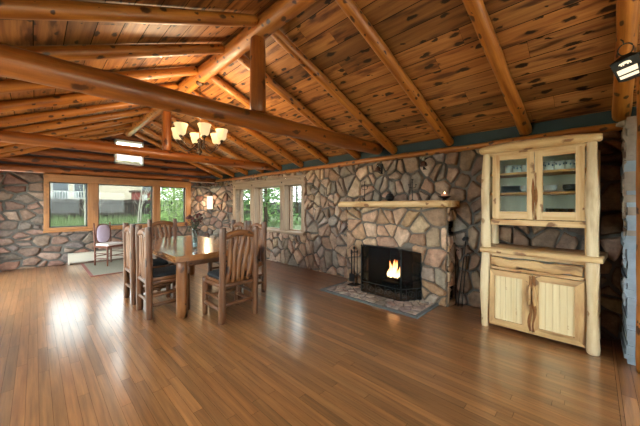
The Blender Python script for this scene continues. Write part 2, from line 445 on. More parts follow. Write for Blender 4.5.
# ------------------------------------------------------------------ stone walls
TOPZ = 1.56
mb = MB(3)
holes = [((YF-5.60)*U, .54*U, (YF-3.33)*U, 1.50*U), ((YF-2.0)*U, -.05, (YF-1.385)*U, .60*U)]
masonry(mb, P(XR, YF, 0), (0, -1, 0), (0, 0, 1), (YF+.45)*U, TOPZ*U, .20, .25, RGT, 21, holes, gap=.03, depth=.055, colfn=lambda u, v: RGT_SHADE if u > (YF-.97)*U else RGT)
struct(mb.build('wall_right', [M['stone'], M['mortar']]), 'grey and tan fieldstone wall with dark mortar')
mb = MB(4)
holes = [((.11-XL)*U, .565*U, (2.43-XL)*U, 1.6*U)]
masonry(mb, P(XL, YF, 0), (1, 0, 0), (0, 0, 1), (XR-XL)*U, 1.53*U, .33, .2, FAR, 33, holes, gap=.038, depth=.055)
struct(mb.build('wall_far', [M['stone'], M['mortar']]), 'reddish fieldstone wall under the log gable')
# the chamfered corner
a = P(2.47, YF, 0); b = P(XR, 5.66, 0); d = (b-a)
mb = MB(5)
masonry(mb, a, d, (0, 0, 1), d.length, 1.44*U, .25, .22, RGT+FAR, 44, (), gap=.035, depth=.045)
nn = d.normalized().cross(Vector((0, 0, 1)))
top = [a+nn*.05, b+nn*.05, P(XR, YF, 0)]
mb.face([p+Vector((0, 0, 1.44*U)) for p in top], None, 0, False, lin('#a59a90'))
struct(mb.build('wall_corner', [M['stone'], M['mortar']]), 'stone face cutting across the far corner')
# left wall, beside the camera and out of the picture
mb = MB(6)
LW = ((.9, 2.9, .55), (3.5, 6.15, .03))        # a window, then a wide glazed door, both unseen, added to let daylight in
lh = [(a*U, z*U, b*U, 1.5*U) for a, b, z in LW]
masonry(mb, P(XL, 0, 0), (0, 1, 0), (0, 0, 1), YF*U, TOPZ*U, .36, .24, FAR, 55, lh, gap=.035, depth=.05)
struct(mb.build('wall_left', [M['stone'], M['mortar']]))
for k, (y0, y1, zl) in enumerate(LW):
    mb = MB(60+k); ym = (y0+y1)/2
    for (lo, hi, ax) in (((y0, zl-.03), (y1, zl+.05), 1), ((y0, 1.45), (y1, 1.5), 1), ((y0, zl+.05), (y0+.06, 1.45), 2), ((y1-.06, zl+.05), (y1, 1.45), 2), ((ym-.04, zl+.05), (ym+.04, 1.45), 2)):
        mb.box(P(XL-.08, lo[0], max(lo[1], .0)), P(XL+.03, hi[0], hi[1]), ax)
    w = mb.build('window_4' if k == 0 else 'added_door_1', M['casing']); struct(w)
    g = MB(); g.box(P(XL-.04, y0+.05, zl+.04), P(XL-.036, y1-.05, 1.46)); struct(g.build('pane', M['clear_glass'], w))
# unseen wall behind the viewer, with windows added to let daylight in
mb = MB(65); BW = ((-.2, 1.3), (1.6, 2.8)); M['plaster'] = plain('warm_plaster', '#b9a27f', rough=.9)
xs = [XL-.1] + [v for a in BW for v in a] + [XR+.15]
for k in range(0, 6, 2): mb.box(P(xs[k], YB-.1, 0), P(xs[k+1], YB, 2.6), 2)
for a, b in BW: mb.box(P(a, YB-.1, 0), P(b, YB, .5), 0); mb.box(P(a, YB-.1, 1.62), P(b, YB, 2.6), 0)
for x in (XL-.1, XR+.05): mb.box(P(x, YB, 0), P(x+.1, -.02 if x < 0 else -.46, 1.75), 1)
struct(mb.build('unseen_wall_back', M['plaster']))
for k, (a, b) in enumerate(BW):
    mb = MB(66+k)
    for lo, hi, ax in (((a, .5), (b, .55), 0), ((a, 1.57), (b, 1.62), 0), ((a, .5), (a+.05, 1.62), 2), ((b-.05, .5), (b, 1.62), 2)): mb.box(P(lo[0], YB-.11, lo[1]), P(hi[0], YB+.01, hi[1]), ax)
    w = mb.build('window_%d' % (5+k), M['casing']); struct(w)
    g = MB(); g.box(P(a+.04, YB-.06, .54), P(b-.04, YB-.056, 1.58)); struct(g.build('pane', M['clear_glass'], w))
# the wall end by the doorway, bare and grey-blue, with the ragged stone edge
M['bluegrey'] = plain('grey_blue_plaster', '#93a3b1', rough=.8, bump=.9, bscale=14, var=.3)
mb = MB(7)
# ragged plaster face, stepping in and out in uneven lifts; beige where the stone core shows near the top
R = random.Random(8); z = 0; M['beige_rough'] = plain('beige_rough_stone', '#9a8e80', rough=.85, bump=.9, bscale=16, var=.3)
while z < 1.545:
    h = R.uniform(.025, .07); z2 = min(z+h, 1.56); e = R.uniform(-.010, .014)
    mb.box(P(2.622+e, -.46, z), P(XR, -.137+R.uniform(-.012, .006), z2), 2, 0 if R.random() > (z-.75)*1.1 else 1)
    z = z2
R2 = random.Random(18)
for k in range(34):
    zc = R2.uniform(.25, 1.54); mb.blob(P(2.628+R2.uniform(0, .03), -.135, zc), (R2.uniform(.01, .022), R2.uniform(.008, .016), R2.uniform(.015, .05)), n=8, m=5, jit=.25, mi=1 if zc > .8 else 0)
for k in range(7): mb.blob(P(2.66+.06*k, -.15-R2.uniform(0, .2), 1.575), (.06, .07, .035), n=9, m=5, jit=.2, mi=1)
struct(mb.build('wall_doorway_end', [M['bluegrey'], M['beige_rough']]), 'grey-blue wall end with a ragged stone edge')
mb = MB(8); mb.log(P(2.545, -.215, 0), P(2.55, -.215, 1.925), .055, .05, wob=.06)
struct(mb.build('trim_1', M['rafter']), 'orange log doorpost at the wall end')

# ------------------------------------------------------------------ gable of stacked logs above the far stone wall, with its small window
mb = MB(9); z = 1.53+.07
gx0, gx1, gz0, gz1 = 1.055, 1.525, 1.805, 2.265
k = 0
while z < 2.55:
    zt = z+.06
    if zt < 1.72: xa, xb = XL-.1, XR+.05
    else:
        e = (zt-1.722)/SL; xa, xb = XL+e-.06, XR-e+.06
    if xb-xa > .15:
        r = .056*U*mb.r.uniform(.95, 1.06)
        segs = [(xa, xb)] if (z+.03 < gz0 or z-.03 > gz1) else [(xa, gx0), (gx1, xb)]
        for (s0, s1) in segs: mb.log(P(s0, YF+.02, z), P(s1, YF+.02, z), r, n=12, wob=.04, seg=10)
    z += .148; k += 1
def gq(x0, x1, z0, z1):
    mb.face([P(x0, YF+.06, z0), P(x1, YF+.06, z0), P(x1, YF+.06, z1), P(x0, YF+.06, z1)], None, 1)
gq(XL-.2, XR+.2, 1.53, gz0); gq(XL-.2, gx0, gz0, gz1); gq(gx1, XR+.2, gz0, gz1); gq(XL-.2, XR+.2, gz1, 2.7)
struct(mb.build('wall_far_gable', [M['wall_log'], M['chink']]), 'gable of stacked brown logs with dark chinking')
# gable window
mb = MB(10)
for lo, hi, ax in (((gx0, gz0), (gx1, gz0+.035), 0), ((gx0, gz1-.035), (gx1, gz1), 0), ((gx0, gz0), (gx0+.03, gz1), 2), ((gx1-.03, gz0), (gx1, gz1), 2)):
    mb.box(P(lo[0], YF-.05, lo[1]), P(hi[0], YF+.09, hi[1]), ax)
w = mb.build('window_3', M['white_frame']); struct(w, 'small white framed window high in the log gable')
g = MB(); g.box(P(gx0+.02, YF+.03, gz0+.02), P(gx1-.02, YF+.034, gz1-.02)); struct(g.build('pane', M['clear_glass'], w))
# ------------------------------------------------------------------ far window of three lights
x0, x1, z0, z1 = .098, 2.442, .556, 1.532
panes = [(.165, .66), (.81, 1.695), (1.83, 2.335)]
gz = (.635, 1.405)
mb = MB(11); Y0, Y1 = YF-.055, YF+.1
mb.box(P(x0, Y0, gz[1]), P(x1, Y1, z1), 0, bev=.006); mb.box(P(x0, Y0, z0), P(x1, Y1, gz[0]), 0, bev=.006)
for a, b in ((x0, .165), (.66, .81), (1.695, 1.83), (2.335, x1)): mb.box(P(a, Y0+.004, gz[0]), P(b, Y1, gz[1]), 2, bev=.006)
w = mb.build('window_1', M['casing']); struct(w, 'wide orange-brown window casing with three lights')
mb = MB(12); mb.box(P(x0-.01, YF-.085, z0+.005), P(x1+.01, YF-.05, z0+.04), 0, bev=.008)
struct(mb.build('window_sill', M['casing'], w))
for a, b in panes:
    s = MB(); t = .016
    for lo, hi, ax in (((a, gz[0]), (b, gz[0]+t), 0), ((a, gz[1]-t), (b, gz[1]), 0), ((a, gz[0]), (a+t, gz[1]), 2), ((b-t, gz[0]), (b, gz[1]), 2)):
        s.box(P(lo[0], YF+.02, lo[1]), P(hi[0], YF+.06, hi[1]), ax)
    struct(s.build('sash', M['gasket'], w))
    g = MB(); g.box(P(a+.01, YF+.04, gz[0]+.01), P(b-.01, YF+.043, gz[1]-.01)); struct(g.build('pane', M['glass'], w))
# ------------------------------------------------------------------ right window of three lights
mb = MB(13); X0, X1 = XR-.03, XR+.17
yw0, yw1 = 3.32, 5.64
mb.box(P(X0-.005, yw0, 1.362), P(X1, yw1, 1.475), 1, bev=.008)
for a, b in ((3.32, 3.40), (3.83, 3.96), (4.78, 4.93), (5.52, 5.64)): mb.box(P(X0, a, .55), P(X1, b, 1.37), 2, bev=.008)
w = mb.build('window_2', M['pale_casing']); struct(w, 'pale wood window casing with three lights')
mb = MB(14); mb.box(P(X0-.04, yw0-.02, .528), P(X1, yw1+.01, .572), 1, bev=.012)
struct(mb.build('window_sill', M['pale_casing'], w))
for a, b in ((3.40, 3.83), (3.96, 4.78), (4.93, 5.52)):
    s = MB(); t = .022
    for lo, hi, ax in (((a, .57), (b, .57+t), 1), ((a, 1.365-t), (b, 1.365), 1), ((a, .57), (a+t, 1.365), 2), ((b-t, .57), (b, 1.365), 2)):
        s.box(P(XR+.08, lo[0], lo[1]), P(XR+.12, hi[0], hi[1]), ax)
    struct(s.build('sash', M['pale_casing'], w))
    g = MB(); g.box(P(XR+.1, a+.01, .58), P(XR+.103, b-.01, 1.36)); struct(g.build('pane', M['glass'], w))
mb = MB(15)
for k, y in enumerate((3.9, 4.86, 5.56)): mb.log(P(X0-.012, y, 1.41), P(X0+.0, y, 1.41), .018, n=10, seg=3)
struct(mb.build('peg', M['gapdark'], w))
mb = MB(16); mb.log(P(XR+.0, 3.25, 1.503), P(XR+.0, 4.4, 1.503), .035, wob=.12); mb.log(P(XR+.0, 4.42, 1.503), P(XR, 5.9, 1.503), .038, wob=.15)
struct(mb.build('trim_2', M['pale_casing']), 'peeled pale log over the window header')
# frieze boards and eave logs
mb = MB(17); mb.box(P(XR+.0, -.46, 1.55), P(XR+.06, YF+.02, 1.75), 1)
struct(mb.build('trim_3', M['teal']), 'dark teal frieze between wall and rafters')
mb = MB(18); mb.box(P(XL-.06, -.2, 1.55), P(XL, YF+.02, 1.75), 1)
struct(mb.build('trim_4', M['teal']))

# ------------------------------------------------------------------ roof timbers
def timber(name, label, p0, p1, r0, r1=None, mat='rafter', group=None, cat='beam', wob=.05, n=14, bend=0.0, seed=1):
    mb = MB(seed); mb.log(p0, p1, r0, r1, n=n, wob=wob, bend=bend)
    return tag(mb.build(name, M[mat], origin=p0), label, cat, group)
timber('eave_log', 'long slim orange log lying along the top of the fireplace wall', P(XR-.02, -.45, 1.585), P(XR-.02, 6.45, 1.590), .042, mat='rafter', cat='log', wob=.16, seed=101)
timber('eave_log', 'slim orange log along the eave opposite the fireplace wall', P(XL+.02, -.45, 1.588), P(XL+.02, 6.45, 1.590), .045, mat='rafter', cat='log', wob=.08, seed=102)
timber('ridge_beam', 'thick orange ridge log running under the peak of the ceiling', P(XM, YB, 2.40), P(XM, YF-.1, 2.40), .1, mat='rafter', wob=.04, seed=103)
RY = [-.14, .44, 1.09, 1.74, 2.28, 2.86, 3.42, 3.98, 4.54, 5.1, 5.66, 6.2]
rad = .05
ORD = ['first', 'second', 'third', 'fourth', 'fifth', 'sixth', 'seventh', 'eighth', 'ninth', 'tenth', 'eleventh', 'twelfth']
for i, y in enumerate(RY):
    dz = rad*.55*2 + .004
    p0 = P(XR+.02, y, roofz(XR)-dz*1.0); p1 = P(XM+.075, y+(.1 if i else .03), roofz(XM+.08)-dz*1.0)
    timber('rafter', 'log rafter above the bear lantern, first on the fireplace slope' if i == 0 else 'log rafter on the fireplace slope, %s from the bear lantern' % ORD[i], p0, p1, .066, .058, group='rafters on the fireplace side', cat='rafter', wob=.07, seed=200+i)
for i, y in enumerate(RY):
    dz = rad*1.1+.004
    y2 = y+.1
    p0 = P(XL-.02, y2, roofz(XL)-dz); p1 = P(XM-.075, y2, roofz(XM-.08)-dz)
    timber('rafter', 'log rafter on the slope opposite the fireplace, %s from the log gable' % ORD[11-i], p0, p1, .062, .058, group='rafters on the slope opposite the fireplace', cat='rafter', wob=.06, seed=300+i)
timber('tie_beam', 'longest and nearest log tie beam crossing the room above the table', P(XL-.05, 1.925, 1.655), P(XR-.04, 1.925, 1.705), .095, .098, mat='beam', cat='tie beam', wob=.05, seed=401, n=16)
timber('tie_beam', 'farther log tie beam crossing the room behind the chandelier', P(XL-.05, 4.13, 1.685), P(XR-.02, 4.13, 1.69), .078, .085, mat='beam', cat='tie beam', wob=.05, seed=402, n=16)
for y, lab, r, s in ((1.925, 'thick log king post standing on the nearest tie beam', .085, 411), (4.13, 'log king post on the farther tie beam beside the chandelier', .078, 412)):
    mb = MB(s); mb.log(P(XM, y, 1.74), P(XM, y, 2.345), r, r*.96, n=14, wob=.03)
    tag(mb.build('king_post', M['beam'], origin=P(XM, y, 1.74)), lab, 'post')
# ================================================================== pine hutch
M['pine'] = wood('pale_pine', '#bd965f', '#e2c89a', knot='#6b3b1a', rough=.5, kx=3.5, ky=6, kr=.1, kamt=.8, gx=1.3, gy=22, streak='#a87238', streak_amt=.7)
M['pine_log'] = wood('peeled_pine', '#c4a97e', '#e0cfab', knot='#8a5a30', rough=.5, kx=2.6, ky=5, kr=.07, kamt=.75, gx=1.5, gy=10, streak='#94724a', streak_amt=.65)
M['pine_dark'] = wood('pine_live_edge', '#9c7042', '#e0c08a', knot='#4a2a14', rough=.55, kx=2.6, ky=5, kr=.1, kamt=.85, gx=1.6, gy=9, streak='#553219', streak_amt=.85)
M['pine_panel'] = wood('cream_beadboard', '#d6c08e', '#e8d9b0', knot='#a9794a', rough=.5, kx=1.2, ky=3, kr=.04, kamt=.5, gx=1, gy=24)
M['bark'] = plain('bark_edge', '#85582f', rough=.9, bump=.8, bscale=50, var=.4)
M['cab_glass'] = glass('cabinet_glass', '#f4faf8', .006, .3)
M['cab_back'] = wood('cabinet_back', '#dfe4d4', '#edf0e2', kamt=0, gy=14, rough=.6)
M['shelf_wood'] = wood('cabinet_shelf', '#ad7640', '#cf9c5e', kamt=.3, gy=14)
HX = 2.635          # face of the doors
hut = thing('hutch', 'tall pale peeled-log pine hutch with two glass doors over two panelled doors', 'hutch', P(HX+.18, .33, 0))
HO = P(HX+.18, .33, 0)
def hp(name, mb, mat, parent=hut): return mb.build(name, mat, parent, HO if parent is hut else None)
def hsub(name, mb, mat, parent):            # sub-part: its parent mesh sits at the hutch's own base
    return mb.build(name, mat, parent, HO)
yl, yr = .648, .013
# posts
for y, s, n in ((yl, 1, 'front_post'), (yr, 2, 'front_post')):
    mb = MB(500+s); r = .0335*U
    mb.log(P(HX+.008, y+(.012 if s == 1 else 0), 0), P(HX+.004, y, .624), r*.86 if s == 1 else r*1.0, r*.95, n=14, wob=.17, seg=10, bend=.012, end=.9)
    hp('lower_post', mb, M['pine_log'])
    mb = MB(510+s); mb.log(P(HX+.006, y, .655), P(HX+.006, y-(.004 if s == 1 else -.0), 1.432), r*.92, r*.88 if s == 1 else r*.98, n=14, wob=.2, seg=11, bend=.012, end=.9)
    hp('upper_post', mb, M['pine_log'])
for y, s in ((.655, 1), (.002, 2)):
    mb = MB(520+s); mb.log(P(HX+.33, y, 0), P(HX+.33, y, 1.42), .032*U, .028*U, n=12, wob=.1); hp('rear_post', mb, M['pine_log'])
# top log
mb = MB(530)
prof = [(.040*math.cos(2*PI*k/14)*U*1.0, .033*math.sin(2*PI*k/14)*U) for k in range(14)]
st = [(.697, .35), (.692, .72), (.68, .9), (.64, 1.0), (.5, 1.13), (.38, 1.2), (.25, 1.12), (.12, 1.1), (.0, .92), (-.028, .85), (-.036, .6)]
mb.sweep([P(HX+.002, y, 1.459+.010*math.sin(PI*min(1, max(0, (y+.03)/.72)))) for y, k in st], prof, scale=[k for y, k in st], wob=.05)
hp('top_log', mb, M['pine'])
mb = MB(531); mb.box(P(HX+.02, .0, 1.425), P(HX+.36, .66, 1.45), 1); hp('top_board', mb, M['pine'])
# counter
mb = MB(532)
n = 10; yy = [-.052+.75*i/n for i in range(n+1)]
prof = [(-.2*U, -.018*U), (.2*U, -.018*U), (.2*U, .016*U), (.0, .018*U), (-.18*U, .018*U), (-.2*U, .010*U), (-.207*U, -.002*U)]
# sweep along +y: side = t x up = +x ; front edge at -x
mb.sweep([P(HX+.135+.006*math.sin(i*1.7), y, .643) for i, y in enumerate(yy)], prof, wob=.015)
hp('counter', mb, M['pine'])
# lower body
mb = MB(533); mb.box(P(HX+.03, .625, .03), P(HX+.34, .64, .622), 2); hp('side_panel', mb, M['pine'])
mb = MB(534); mb.box(P(HX+.03, .02, .03), P(HX+.34, .035, .622), 2); hp('side_panel', mb, M['pine'])
mb = MB(535); mb.box(P(HX+.33, .03, .03), P(HX+.345, .63, .622), 1); hp('back_panel', mb, M['cab_back'])
mb = MB(536); mb.box(P(HX+.012, .03, .026), P(HX+.34, .63, .05), 1); mb.box(P(HX+.012, .035, .485), P(HX+.05, .63, .505), 1)
mb.box(P(HX+.016, .035, .59), P(HX+.05, .63, .622), 1); mb.box(P(HX+.012, .61, .04), P(HX+.04, .632, .6), 2); mb.box(P(HX+.012, .03, .04), P(HX+.04, .055, .6), 2)
hp('face_frame', mb, M['pine'])
# drawer front: a slab with live edges
mb = MB(537); y0, y1 = .06, .612; n = 16; pts = []; sc = []
for i in range(n+1):
    y = y0+(y1-y0)*i/n; pts.append(P(HX-.002+.005*math.sin(i*1.3), y, .547+.006*math.sin(i*.9))); sc.append(1+.12*math.sin(i*1.9)+.06*math.sin(i*3.1))
prof = [(.016*U*math.cos(2*PI*k/12), .036*U*math.sin(2*PI*k/12)) for k in range(12)]
mb.sweep(pts, prof, scale=sc, wob=.06); hp('drawer_front', mb, M['pine_dark'])
# lower doors: mitred frames with a live-edged meeting stile each
def low_door(ya, yb, pa, pb, inner_left, seed):
    z0, z1, p0, p1 = .045, .482, .085, .437
    mb = MB(seed); mb.box(P(HX+.008, min(pa, pb)-.01, p0-.008), P(HX+.014, max(pa, pb)+.01, p1+.008), 2)
    w = (pb-pa)/5
    for k in range(5):
        mb.box(P(HX+.002, pa+w*k+.0003, p0-.006), P(HX+.010, pa+w*(k+1)-.0003, p1+.006), 2, bev=.0025)
    pan = hp('door', mb, M['pine_panel'])
    f = MB(seed+1)
    def bar(q, ax):   # flat bar with chamfered inner edge
        pts3 = [P(HX-.012, *a) for a in q]; bk = [P(HX+.012, *a) for a in q]
        L = 'yz'
        uvf = lambda p: ((p[1], p[2]) if ax == 1 else (p[2], p[1]))
        u0 = f.r.uniform(0, 30); uv = lambda p: (u0+uvf(p)[0], uvf(p)[1])
        f.face(pts3, [uv(p) for p in pts3])
        for i in range(4):
            j = (i+1) % 4; qd = [pts3[i], bk[i], bk[j], pts3[j]]; f.face(qd, [(uv(p)[0], uv(p)[1]+p[0]) for p in qd])
    bar([(ya, z1), (yb, z1), (pb, p1), (pa, p1)], 1); bar([(ya, z0), (pa, p0), (pb, p0), (yb, z0)], 1)
    bar([(ya, z0), (ya, z1), (pa, p1), (pa, p0)], 2); bar([(yb, z0), (pb, p0), (pb, p1), (yb, z1)], 2)
    hsub('door_frame', f, M['pine_dark'], pan)
    # raw bark edge and wooden pull at the meeting stile
    s = MB(seed+2); ym = yb if inner_left else ya; d = -1 if inner_left else 1
    pts = []; sc = []
    for i in range(13):
        t = i/12; pts.append(P(HX-.008, ym+d*(.010+.006*math.sin(i*1.1+seed)), z0+.01+(z1-z0-.02)*t)); sc.append(.8+.3*math.sin(i*.9+seed)+.35*math.exp(-((t-.55)/.15)**2))
    s.sweep(pts, [(.010*U*math.cos(2*PI*k/8), .012*U*math.sin(2*PI*k/8)) for k in range(8)], up=(0, 1, 0), scale=sc, wob=.12)
    hsub('bark_edge', s, M['bark'], pan)
    h = MB(seed+3); h.sweep([P(HX-.012-.02*math.sin(PI*i/8), ym+d*.014, .25+.15*i/8) for i in range(9)], [(.012*U*math.cos(2*PI*k/8), .011*U*math.sin(2*PI*k/8)) for k in range(8)], up=(0, 1, 0),
            scale=[.6, .85, 1, 1.1, 1.15, 1.1, 1, .85, .6], wob=.08)
    hsub('door_handle', h, M['pine_dark'], pan)
low_door(.342, .618, .40, .585, False, 540)
low_door(.052, .338, .10, .30, True, 550)
# open shelf rail and upper case
mb = MB(560); mb.box(P(HX-.004, .045, .848), P(HX+.03, .615, .892), 1, bev=.008); hp('rail', mb, M['pine'])
mb = MB(561); mb.box(P(HX+.03, .02, .865), P(HX+.34, .64, .885), 1); hp('upper_case_floor', mb, M['pine'])
mb = MB(562); mb.box(P(HX+.325, .02, .88), P(HX+.34, .64, 1.43), 2); hp('upper_case_back', mb, M['cab_back'])
for y in (.015, .63):
    mb = MB(563); mb.box(P(HX+.02, y, .86), P(HX+.335, y+.015, 1.43), 2); hp('side_panel', mb, M['pine'])
    mb = MB(); a = y-.006 if y > .3 else y+.014
    mb.box(P(HX+.0, a-.006, .66), P(HX+.025, a+.022, .86), 2); hp('side_stile', mb, M['pine'])
mb = MB(564); mb.box(P(HX+.002, .04, 1.405), P(HX+.03, .62, 1.43), 1); hp('top_rail', mb, M['pine'])
SHZ = (.885, 1.108, 1.268)
for z in SHZ[1:]:
    mb = MB(); mb.box(P(HX+.05, .032, z-.018), P(HX+.32, .628, z), 1); hp('shelf', mb, M['shelf_wood'])
# glazed doors
def top_door(ya, yb, ga, gb, seed, live):
    z0, z1, g0, g1 = .897, 1.412, .957, 1.366
    f = MB(seed)
    f.box(P(HX-.01, ya, g1), P(HX+.012, yb, z1), 1, bev=.004); f.box(P(HX-.01, ya, z0), P(HX+.012, yb, g0), 1, bev=.004)
    f.box(P(HX-.011, ya, z0), P(HX+.012, ga, z1), 2, bev=.004); f.box(P(HX-.011, gb, z0), P(HX+.012, yb, z1), 2, bev=.004)
    d = hp('glass_door', f, M['pine'])
    g = MB(); g.box(P(HX+.001, ga-.006, g0-.006), P(HX+.004, gb+.006, g1+.006), 2); hsub('pane', g, M['cab_glass'], d)
    s = MB(seed+1); ym = ya+.007 if live == 'a' else yb-.007; pts = []; sc = []
    for i in range(11):
        t = i/10; pts.append(P(HX-.010, ym, .90+.35*t)); sc.append(max(.15, .55+.3*math.sin(i*1.3+seed)+.8*math.exp(-((t-.55)/.22)**2)-t*.35))
    s.sweep(pts, [(.006*U*math.cos(2*PI*k/8), .012*U*math.sin(2*PI*k/8)) for k in range(8)], up=(0, 1, 0), scale=[.75*q for q in sc], wob=.12)
    hsub('bark_edge', s, M['bark'], d)
top_door(.327, .60, .372, .549, 570, 'a')
top_door(.049, .323, .097, .276, 580, 'b')

# ------------------------------------------------------------------ crockery on the hutch shelves
M['china'] = plain('white_china', '#d9dfe0', rough=.25, coat=.3)
M['china_blue'] = plain('blue_pattern', '#3d6280', rough=.3)
M['plate'] = plain('dark_teal_plate', '#233d40', rough=.3, coat=.4)
M['tumbler'] = glass('tumbler_glass', '#e4f0f0', .22, .05)
M['bowl_dark'] = plain('dark_bowl', '#2e3a3c', rough=.35)
def mug(x, y, z, r, h, label, hand, seed, blue):
    t = thing('mug', label, 'mug', P(x, y, z), seed*.7, 'mugs on the top shelf of the hutch')
    mb = MB(seed); mb.lathe([(r*.78, 0), (r*.95, h*.1), (r, h*.3), (r*1.02, h), (r*.93, h), (r*.9, h*.2), (.001, h*.12)], n=18); mb.build('cup', M['china'], t)
    if blue:
        mb = MB(seed+1)
        for k in range(9):
            a = 2*PI*k/9
            mb.blob((1.0*r*math.cos(a), 1.0*r*math.sin(a), h*(.55+.12*(k % 2))), (r*.16, r*.16, h*.13), n=7, m=5, jit=.2)
        mb.build('blue_pattern', M['china_blue'], t)
    mb = MB(seed+2); mb.tube([(r*.95+.022*math.sin(PI*i/8), 0, h*.2+h*.6*i/8) for i in range(9)], .005, 6); mb.build('handle', M['china'], t)
zt = SHZ[2]
mug(HX+.11, .512, zt, .042, .085, 'plain pale mug nearest the outer side, behind the hutch door farthest from the doorway', 0, 601, 0)
mug(HX+.12, .45, zt, .044, .085, 'pale mug in the middle of three, behind the hutch door nearer the fireplace', 0, 604, 1)
mug(HX+.11, .392, zt, .042, .08, 'pale mug beside the meeting stile, behind the hutch door nearer the fireplace', 0, 607, 0)
mug(HX+.09, .25, zt, .044, .09, 'blue-patterned mug beside the meeting stile, behind the hutch door nearer the doorway', 0, 610, 1)
mug(HX+.09, .187, zt, .044, .085, 'blue-patterned mug in the middle of three, behind the hutch door nearer the doorway', 0, 613, 1)
mug(HX+.09, .13, zt, .044, .085, 'blue-patterned mug at the outer side, behind the hutch door nearer the doorway', 0, 616, 1)
zm = SHZ[1]
for k in range(6):
    mb = MB(620+k); r = .115-.002*(k % 2)
    mb.lathe([(.06, 0), (.07, .002), (r, .012), (r, .015), (.07, .006), (.001, .005)], n=28)
    o = mb.build('plate', M['plate'], None, (0, 0, 0)); o.location = P(HX+.15, .487, zm+.0002)+Vector((0, 0, .012*k))
    tag(o, 'dark teal dinner plate in the stack of six on the middle hutch shelf', 'plate', 'stacked dark plates in the hutch')
for k in range(3):
    mb = MB(640+k); r = .062
    mb.lathe([(.03, 0), (.05, .012), (r, .045), (r-.004, .045), (.046, .016), (.001, .006)], n=20)
    o = mb.build('bowl', M['china'], None, (0, 0, 0)); o.location = P(HX+.13, .395, zm)+Vector((0, 0, .014*k))
    tag(o, 'pale bowl in the nest beside the dark plates on the middle hutch shelf', 'bowl', 'nested pale bowls in the hutch')
for k, (y, dx) in enumerate(((.245, .12), (.13, .1))):
    for j in range(3):
        mb = MB(650+k*4+j); r = .06
        mb.lathe([(.03, 0), (.05, .012), (r, .04), (r-.004, .04), (.046, .016), (.001, .006)], n=20)
        o = mb.build('bowl', M['bowl_dark'] if k else M['china'], None, (0, 0, 0)); o.location = P(HX+dx, y, zm)+Vector((0, 0, .013*j))
        tag(o, ('dark bowl in the nest at the doorway side of the middle hutch shelf' if k else 'pale bowl in the nest behind the meeting stile, door nearer the doorway'), 'bowl', 'nested %s bowls behind the hutch door nearer the doorway' % ('dark' if k else 'pale'))
zb = SHZ[0]
k = 0
for row, dx in ((0, .08), (1, .15)):
    for y in (.245, .205, .165, .122):
        mb = MB(670+k); h = .13; r = .028
        mb.lathe([(r*.7, 0), (r*.8, .004), (r, h), (r*.94, h), (r*.72, .012), (.001, .010)], n=14)
        o = mb.build('drinking_glass', M['tumbler'], None, (0, 0, 0)); o.location = P(HX+dx, y+.012*row, zb)
        tag(o, 'clear tall tumbler in the %s row on the bottom shelf, hutch door nearer the doorway' % ('front' if row == 0 else 'rear'), 'glass', 'tumblers in the %s row of the hutch' % ('front' if row == 0 else 'rear')); k += 1
for k, (y, dx, lab) in enumerate(((.52, .08, 'low dark dish at the outer end of the bottom hutch shelf, fireplace side'), (.47, .10, 'low dark dish in the middle of three on the bottom hutch shelf'), (.415, .09, 'low dark dish by the meeting stile on the bottom hutch shelf'))):
    mb = MB(690+k); mb.lathe([(.022, 0), (.035, .02), (.042, .05), (.039, .05), (.03, .02), (.001, .01)], n=18)
    o = mb.build('dish', M['bowl_dark'], None, (0, 0, 0)); o.location = P(HX+dx, y, zb); tag(o, lab, 'dish', 'dark dishes on the bottom shelf of the hutch')
